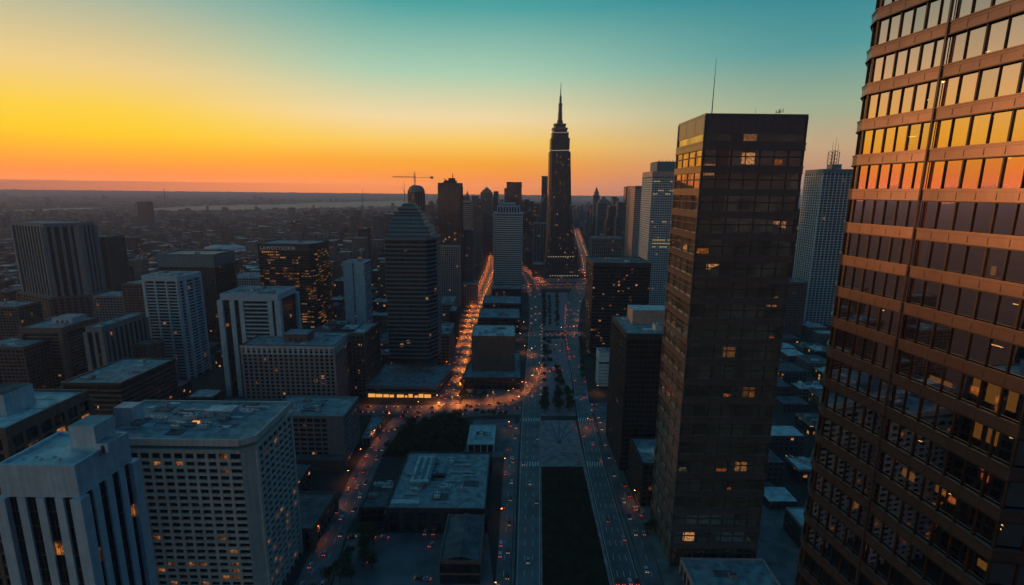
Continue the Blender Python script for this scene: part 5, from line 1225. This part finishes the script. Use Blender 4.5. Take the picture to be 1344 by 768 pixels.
# ------------------------------------------------------------------ cars
HLm = emis('car headlight', (1, .62, .30), 1.8); TLm = emis('car tail light', (1, .06, .02), 2.6); AM = emis('amber car light', (1, .32, .05), 3.6)
carcol = [plain('car paint ' + n, c_, .3, var=.05, spec=.6) for n, c_ in (('silver', (.35, .36, .37)), ('black', (.02, .02, .022)), ('white', (.6, .6, .6)), ('red', (.22, .03, .02)), ('blue', (.04, .07, .14)))]
cname = ['silver', 'black', 'white', 'red', 'blue']
cglass = plain('car window', (.012, .014, .016), .1, var=.1, spec=.8); tyre = plain('tyre', (.02, .02, .02), .9)
def car_shell(mb, body=0):
    sec = [(-2.2, .45, .95), (-2.1, .3, 1.0), (2.15, .3, .85), (2.25, .45, .75)]
    for (x0, a0, b0), (x1, a1, b1) in zip(sec, sec[1:]):
        mb.face([(x0, -.88, a0), (x1, -.88, a1), (x1, -.9, b1), (x0, -.9, b0)], body); mb.face([(x1, .88, a1), (x0, .88, a0), (x0, .9, b0), (x1, .9, b1)], body)
        mb.face([(x0, -.9, b0), (x1, -.9, b1), (x1, .9, b1), (x0, .9, b0)], body)
    mb.face([(-2.2, .88, .45), (-2.2, -.88, .45), (-2.2, -.9, .95), (-2.2, .9, .95)], body); mb.face([(2.25, -.88, .45), (2.25, .88, .45), (2.25, .9, .75), (2.25, -.9, .75)], body)
def car_cabin(mb, body=0, gl_=1):
    q = [(-1.7, -.8, .95), (1.1, -.8, .9), (1.1, .8, .9), (-1.7, .8, .95)]; t_ = [(-1.15, -.64, 1.42), (.35, -.64, 1.42), (.35, .64, 1.42), (-1.15, .64, 1.42)]
    for i in range(4): j = (i + 1) % 4; mb.face([q[i], q[j], t_[j], t_[i]], gl_)
    mb.face(t_, body)
def car_proto(k, parts):
    root = None
    if parts:
        root = thing('car', 'car', 'car')
        mb = MB(); car_shell(mb); mb.build('body', carcol[k], root); mb = MB(); car_cabin(mb); mb.build('cabin', [carcol[k], cglass], root)
        for sx in (-1.35, 1.4):
            for sy in (-.82, .82): mb = MB(); mb.tube((sx, sy - .1, .32), (sx, sy + .1, .32), .32, n=10); mb.build('wheel', tyre, root)
        for sy in (-.62, .62):
            mb = MB(); mb.box(2.2, 2.32, sy - .17, sy + .17, .55, .72); mb.build('headlight', HLm, root); mb = MB(); mb.box(-2.28, -2.16, sy - .17, sy + .17, .65, .85); mb.build('tail_light', TLm, root)
        return root
    mb = MB(); car_shell(mb); car_cabin(mb, 0, 1)
    for sx in (-1.35, 1.4):
        for sy in (-.82, .82): mb.tube((sx, sy - .1, .32), (sx, sy + .1, .32), .32, n=6, mi=4)
    for sy in (-.6, .6): mb.box(2.2, 2.35, sy - .22, sy + .22, .5, .75, 2); mb.box(-2.32, -2.16, sy - .24, sy + .24, .62, .9, 3)
    return mb.mesh('car', [carcol[k], cglass, HLm, TLm, tyre])
near_p = [car_proto(k, True) for k in range(5)]; used_p = [False] * 5; far_m = [car_proto(k, False) for k in range(5)]; HLm2 = HLm; HLm = AM; TLm0 = TLm; TLm = emis('bright tail light', (1, .13, .02), 3.2); diag_m = [car_proto(k, False) for k in range(5)]; HLm, TLm = HLm2, TLm0
rc = random.Random(5); PL = []
def lane(r_, u, d0, d1, gap, fwd, label, grp, jit=.4, z=None):
    d_ = d0
    while d_ < d1:
        p, t_ = RB[r_].pos(d_, u); t2 = t_ if fwd else -t_; PL.append((p.x + rc.uniform(-.2, .2), p.y, (RB[r_].z + .02) if z is None else z, math.atan2(t2.y, t2.x), label, grp))
        d_ += gap * rc.uniform(1 - jit, 1 + jit)
for u, f in ((.12, True), (.36, True), (.64, False), (.88, False)): lane('diag', u, 4, RB['diag'].len, 17 if u < .5 else 20, f, 'car in the dense traffic on the orange lit diagonal street', 'cars on the diagonal street')
for u, f in ((.2, True), (.5, True), (.8, False)): lane('curve', u, 40, RB['curve'].len, 30, f, 'car on the curved street', 'cars on the curved street', .6)
for u, f in ((.17, False), (.5, False), (.83, False)): lane('aveW', u, 60, RB['aveW'].len - 260, 95, f, 'car driving on the left carriageway of the avenue', 'cars on the left carriageway', .7)
lane('aveW', .97, 330, 640, 24, False, 'car queueing along the median kerb of the left carriageway', 'cars along the median', .5)
lane('aveE', .03, 440, 760, 16, True, 'car queueing along the median kerb of the right carriageway', 'cars along the right median', .5)
for u in (.15, .4, .65, .9): lane('aveE', u, 80, RB['aveE'].len - 300, 110, True, 'car driving on the right carriageway of the avenue', 'cars on the right carriageway', .7); lane('aveE', u, 590, 600, 6, True, 'car in the queue across the right carriageway beyond the crossing', 'cars waiting beyond the crossing')
for u in (.15, .4, .65, .9): lane('aveE', u, RB['aveE'].len - 760, RB['aveE'].len - 80, 20, True, 'car in the red glowing traffic beside the great spired tower', 'cars beside the great tower')
for u in (.3, .8): lane('aveW', u, RB['aveW'].len - 330, RB['aveW'].len, 18, True, 'car in the traffic on the square below the great spired tower', 'cars on the square')
lane('servW', .75, 40, RB['servW'].len, 30, False, 'car on the service road left of the avenue', 'cars on the left service road', .6); lane('servW', .2, 60, RB['servW'].len, 26, True, 'parked car on the service road left of the avenue', 'cars on the left service road', .7)
lane('servE', .25, 60, RB['servE'].len, 24, False, 'car on the service road right of the avenue', 'cars on the right service road', .6); lane('servE', .75, 60, RB['servE'].len, 30, True, 'parked car on the service road right of the avenue', 'cars on the right service road', .6)
lane('slip', .5, 10, RB['slip'].len, 12, True, 'car on the glowing slip road curving into the avenue', 'cars on the diagonal slip road')
for u in (.25, .75): lane('crossW', u, 10, RB['crossW'].len, 13, u < .5, 'car on the cross street in front of the glowing shops', 'cars before the shops'); lane('plazaN', u, 5, RB['plazaN'].len, 9, u < .5, 'car on the square road below the great spired tower', 'cars on the square'); lane('crossN', u, 60, 190, 9, u < .5, 'car on the crossing road cutting the median', 'cars on the crossing road'); lane('crossE', u, 5, 80, 25, u < .5, 'car on the cross street right of the avenue', 'cars right of the avenue')
for k in range(18):
    X, Y = G(rc.uniform(740, 758), rc.uniform(444, 520)); X2, Y2 = G(rc.uniform(722, 740), rc.uniform(444, 500)); PL.append((X2, Y2, .16, rc.uniform(0, 6.3), 'car parked on the paved median south of the crossing', 'cars parked on the median'))
for (px_, py_, a) in ((462, 706, .2), (488, 706, 2.8), (505, 706, 2.9), (558, 700, 1.6), (569, 700, 1.6), (566, 716, 1.2), (487, 737, .6), (550, 760, 3.0), (560, 761, 3.0), (842, 676, 1.2), (836, 668, 1.2), (673, 602, 1.6), (1044, 603, .3), (1036, 600, 3.0)):
    X, Y = G(px_, py_); PL.append((X, Y, .07 if px_ < 700 else .16, a, 'car parked in the dark lot beside the warehouse' if px_ < 600 else 'car parked by the kerb near the small office block' if px_ < 900 else 'parked car behind the slab tower', 'parked cars'))
inpic = []
for c_ in PL:
    a = proj(c_[0], c_[1], 1)
    if -5 < a[0] < 1349 and a[1] < 772 and not (a[0] > 868 and a[0] < 1000): inpic.append((c_[0] ** 2 + c_[1] ** 2, c_))
inpic.sort(key=lambda t_: t_[0]); tm = MB()
cw_ = ['silver', 'black', 'white', 'red', 'blue']
for q, (d_, (X, Y, z, an, label, grp)) in enumerate(inpic):
    k = rc.choice((0, 1, 2, 0, 1, 2, 3, 4))
    if q < 70:
        if used_p[k]: o = copy_tree(near_p[k])
        else: o = near_p[k]; used_p[k] = True
    elif q < 295: o = bpy.data.objects.new('car', (diag_m if 'diagonal' in grp or 'shops' in grp or 'square' in grp or 'great' in grp else far_m)[k]); sc.collection.objects.link(o)
    else:
        ca_, sa_ = math.cos(an), math.sin(an)
        for f in far_m[k].polygons: tm.face([(X + ca_ * far_m[k].vertices[v].co.x - sa_ * far_m[k].vertices[v].co.y, Y + sa_ * far_m[k].vertices[v].co.x + ca_ * far_m[k].vertices[v].co.y, z + far_m[k].vertices[v].co.z) for v in f.vertices], [0, 1, 2, 3, 4][f.material_index])
        continue
    o.location = (X, Y, z); o.rotation_euler = (0, 0, an); tag(o, cw_[k] + ' ' + label, 'car', grp)
for k in range(5):
    if not used_p[k]:
        for ch in list(near_p[k].children): bpy.data.objects.remove(ch)
        bpy.data.objects.remove(near_p[k])
if tm.f: tag(tm.build('traffic', [carcol[0], cglass, AM, diag_m[0].materials[3], tyre], None, 'stuff'), 'far traffic glowing orange and red in the distance', 'traffic', kind='stuff')
print('cars', len(inpic))

# ------------------------------------------------------------------ street lamps
lampm = emis('sodium lamp', (1, .26, .03), 34.0); lampw = emis('pale street lamp', (1, .75, .45), 30.0)
lpm = MB(); lpm.tube((0, 0, 0), (0, 0, 8.5), .12, .08, 6); pole_me = lpm.mesh('pole', M['steel'])
lam = MB(); lam.tube((0, 0, 8.45), (1.8, 0, 8.9), .06, .05, 5); arm_me = lam.mesh('arm', M['steel'])
lhm = MB(); lhm.obox(2.1, 0, 1, 0, .5, .2, 8.72, 8.95, 0); head_me = lhm.mesh('lamp_head', M['steel'])
lbm = MB(); lbm.obox(2.1, 0, 1, 0, .42, .16, 8.6, 8.73, 0)
bulb_me = {0: lbm.mesh('bulb', lampm), 1: lbm.mesh('bulb', lampw)}
nl = [0]
def lamp(X, Y, an, kind, power, label, grp, near):
    o = thing('street_lamp', label, 'street lamp', (X, Y, .1), grp); o.rotation_euler = (0, 0, an)
    for nm, me in (('pole', pole_me), ('arm', arm_me), ('lamp_head', head_me)):
        c_ = bpy.data.objects.new(nm, me); sc.collection.objects.link(c_); c_.parent = o
        if nm == 'lamp_head': hd_ = c_
    c_ = bpy.data.objects.new('bulb', bulb_me[kind]); sc.collection.objects.link(c_); c_.parent = hd_
    if power:
        ld = bpy.data.lights.new('lamp_light', 'SPOT'); ld.energy = power * .42; ld.spot_size = R(138); ld.spot_blend = .6; ld.color = (1, .27, .05) if kind == 0 else (1, .6, .3); ld.shadow_soft_size = .4
        l_ = bpy.data.objects.new('lamp_light', ld); sc.collection.objects.link(l_); l_.parent = hd_; l_.location = (2.1, 0, 8.0); nl[0] += 1
def lamps(r_, d0, d1, gap, sides, kind, power, label, grp):
    d_ = d0; s_ = 0
    while d_ < d1:
        for u in sides:
            L_, R_, t_ = RB[r_].at(d_); n = (R_ - L_).normalized(); p = L_ - n * 1.2 if u == 0 else R_ + n * 1.2; an = math.atan2(n.y, n.x) if u == 0 else math.atan2(-n.y, -n.x)
            lamp(p.x, p.y, an, kind, power, label, grp, False)
        d_ += gap
PW = 4200
lamps('slip', 14, RB['slip'].len, 22, (0,), 0, PW * 2.2, 'orange street lamp on the glowing slip road curving into the avenue', 'street lamps on the slip road')
lamps('diag', 5, RB['diag'].len, 32, (0, 1), 0, PW * 8, 'glowing orange street lamp along the diagonal street', 'street lamps on the diagonal street')
lamps('curve', 75, RB['curve'].len - 20, 30, (0,), 0, PW * .9, 'orange street lamp on the outer kerb of the curved street', 'street lamps on the curved street')
lamps('crossW', 20, RB['crossW'].len, 26, (0,), 0, PW * 1.0, 'orange street lamp before the glowing shop fronts', 'street lamps before the shops')
lamps('plazaN', 8, RB['plazaN'].len, 22, (0, 1), 0, PW * .8, 'orange street lamp on the square below the great spired tower', 'street lamps on the square')
lamps('farE', 10, RB['farE'].len, 48, (0, 1), 0, PW * 2, 'orange street lamp on the street passing right of the great spired tower', 'street lamps right of the great tower')
lamps('farW', 2, RB['farW'].len, 26, (0, 1), 0, PW * 2, 'orange street lamp on the street passing left of the great spired tower', 'street lamps left of the great tower')
lamps('servE', 150, RB['servE'].len, 55, (1,), 0, PW * .35, 'dim orange street lamp on the service road right of the avenue', 'street lamps on the right service road')
lamps('servW', 70, RB['servW'].len, 60, (0,), 0, PW * .15, 'dim street lamp on the service road left of the avenue', 'street lamps on the left service road')
for px_, py_, p_ in ((690, 463, 2.2), (696, 466, 1.6), (683, 512, 1.2), (665, 523, 1.2), (684, 445, .8), (689, 430, .8), (772, 560, .5), (646, 524, .8), (786, 516, 1), (783, 372, 2), (776, 383, 2), (768, 445, .6), (735, 437, .9), (752, 437, 1.1), (757, 419, 1.1), (694, 382, .9)):
    X, Y = G(px_, py_); lamp(X, Y, rc.uniform(0, 6), 0, PW * p_, 'orange street lamp at the kerb of the avenue near the crossing roads', 'street lamps beside the avenue', False)
for k in range(22):      # junction glow in the far left haze
    X, Y = G(282 + k * 2.6, 338 + rc.uniform(-3.5, 3.5)); lamp(X, Y, rc.uniform(0, 6), 0, PW * 7 if k % 2 else 0, 'orange lamp at the big glowing junction beside the arena', 'lamps of the far junction', False)
print('lamps', nl[0])

# low planting that fills the long bed between the carriageways
mb = MB(); rl = random.Random(4); xs = [p[0] for p in lawn]; ys = [p[1] for p in lawn]; n_ = 0
while n_ < 9000:
    p = (rl.uniform(min(xs), max(xs)), rl.uniform(max(min(ys), 205), max(ys)))
    if not pip(p, lawn): continue
    n_ += 1; c_ = .5 + .5 * math.sin(p[0] * .5 + 2 * math.sin(p[1] * .21)) * math.cos(p[1] * .33 + p[0] * .2); hh = .25 + 1.5 * c_ * c_ * rl.random()
    a = rl.uniform(0, 6.28); s_ = rl.uniform(.25, .6); dx, dy = math.cos(a) * s_, math.sin(a) * s_; t_ = rl.uniform(-.3, .3)
    mb.face([(p[0] - dx, p[1] - dy, .2 + hh * .6), (p[0] + dy * .7, p[1] - dx * .7, .2 + hh), (p[0] + dx, p[1] + dy, .2 + hh * .8 + t_ * .3), (p[0] - dy * .7, p[1] + dx * .7, .2 + hh * .7)], rl.choice((0, 0, 1)))
tag(mb.build('ground_cover', [plain('dark bed leaves', (.012, .016, .007), .9, var=.5), plain('brownish bed leaves', (.022, .02, .010), .9, var=.5)], None, 'stuff'), 'dark low planting filling the long bed between the carriageways', 'planting', kind='stuff')
area_trees(lawn, 9, .35, .55, 'small bush in the long planted bed between the carriageways', 'bushes in the long bed', 12)
# ------------------------------------------------------------------ haze
mb = MB(); mb.box(-27000, 27000, -3100, 27000, -2.0, 452.0)
hm = bpy.data.materials.new('evening haze'); hm.use_nodes = True; t = hm.node_tree; t.nodes.clear()
pv = N(t, 'ShaderNodeVolumePrincipled'); pv.inputs['Color'].default_value = (.60, .67, .86, 1); pv.inputs['Density'].default_value = 9e-5; pv.inputs['Anisotropy'].default_value = .2
out = N(t, 'ShaderNodeOutputMaterial'); t.links.new(pv.outputs[0], out.inputs['Volume'])
hz_o = mb.build('haze', hm, None, 'stuff'); tag(hz_o, 'evening haze veiling the far city', 'haze', kind='stuff')
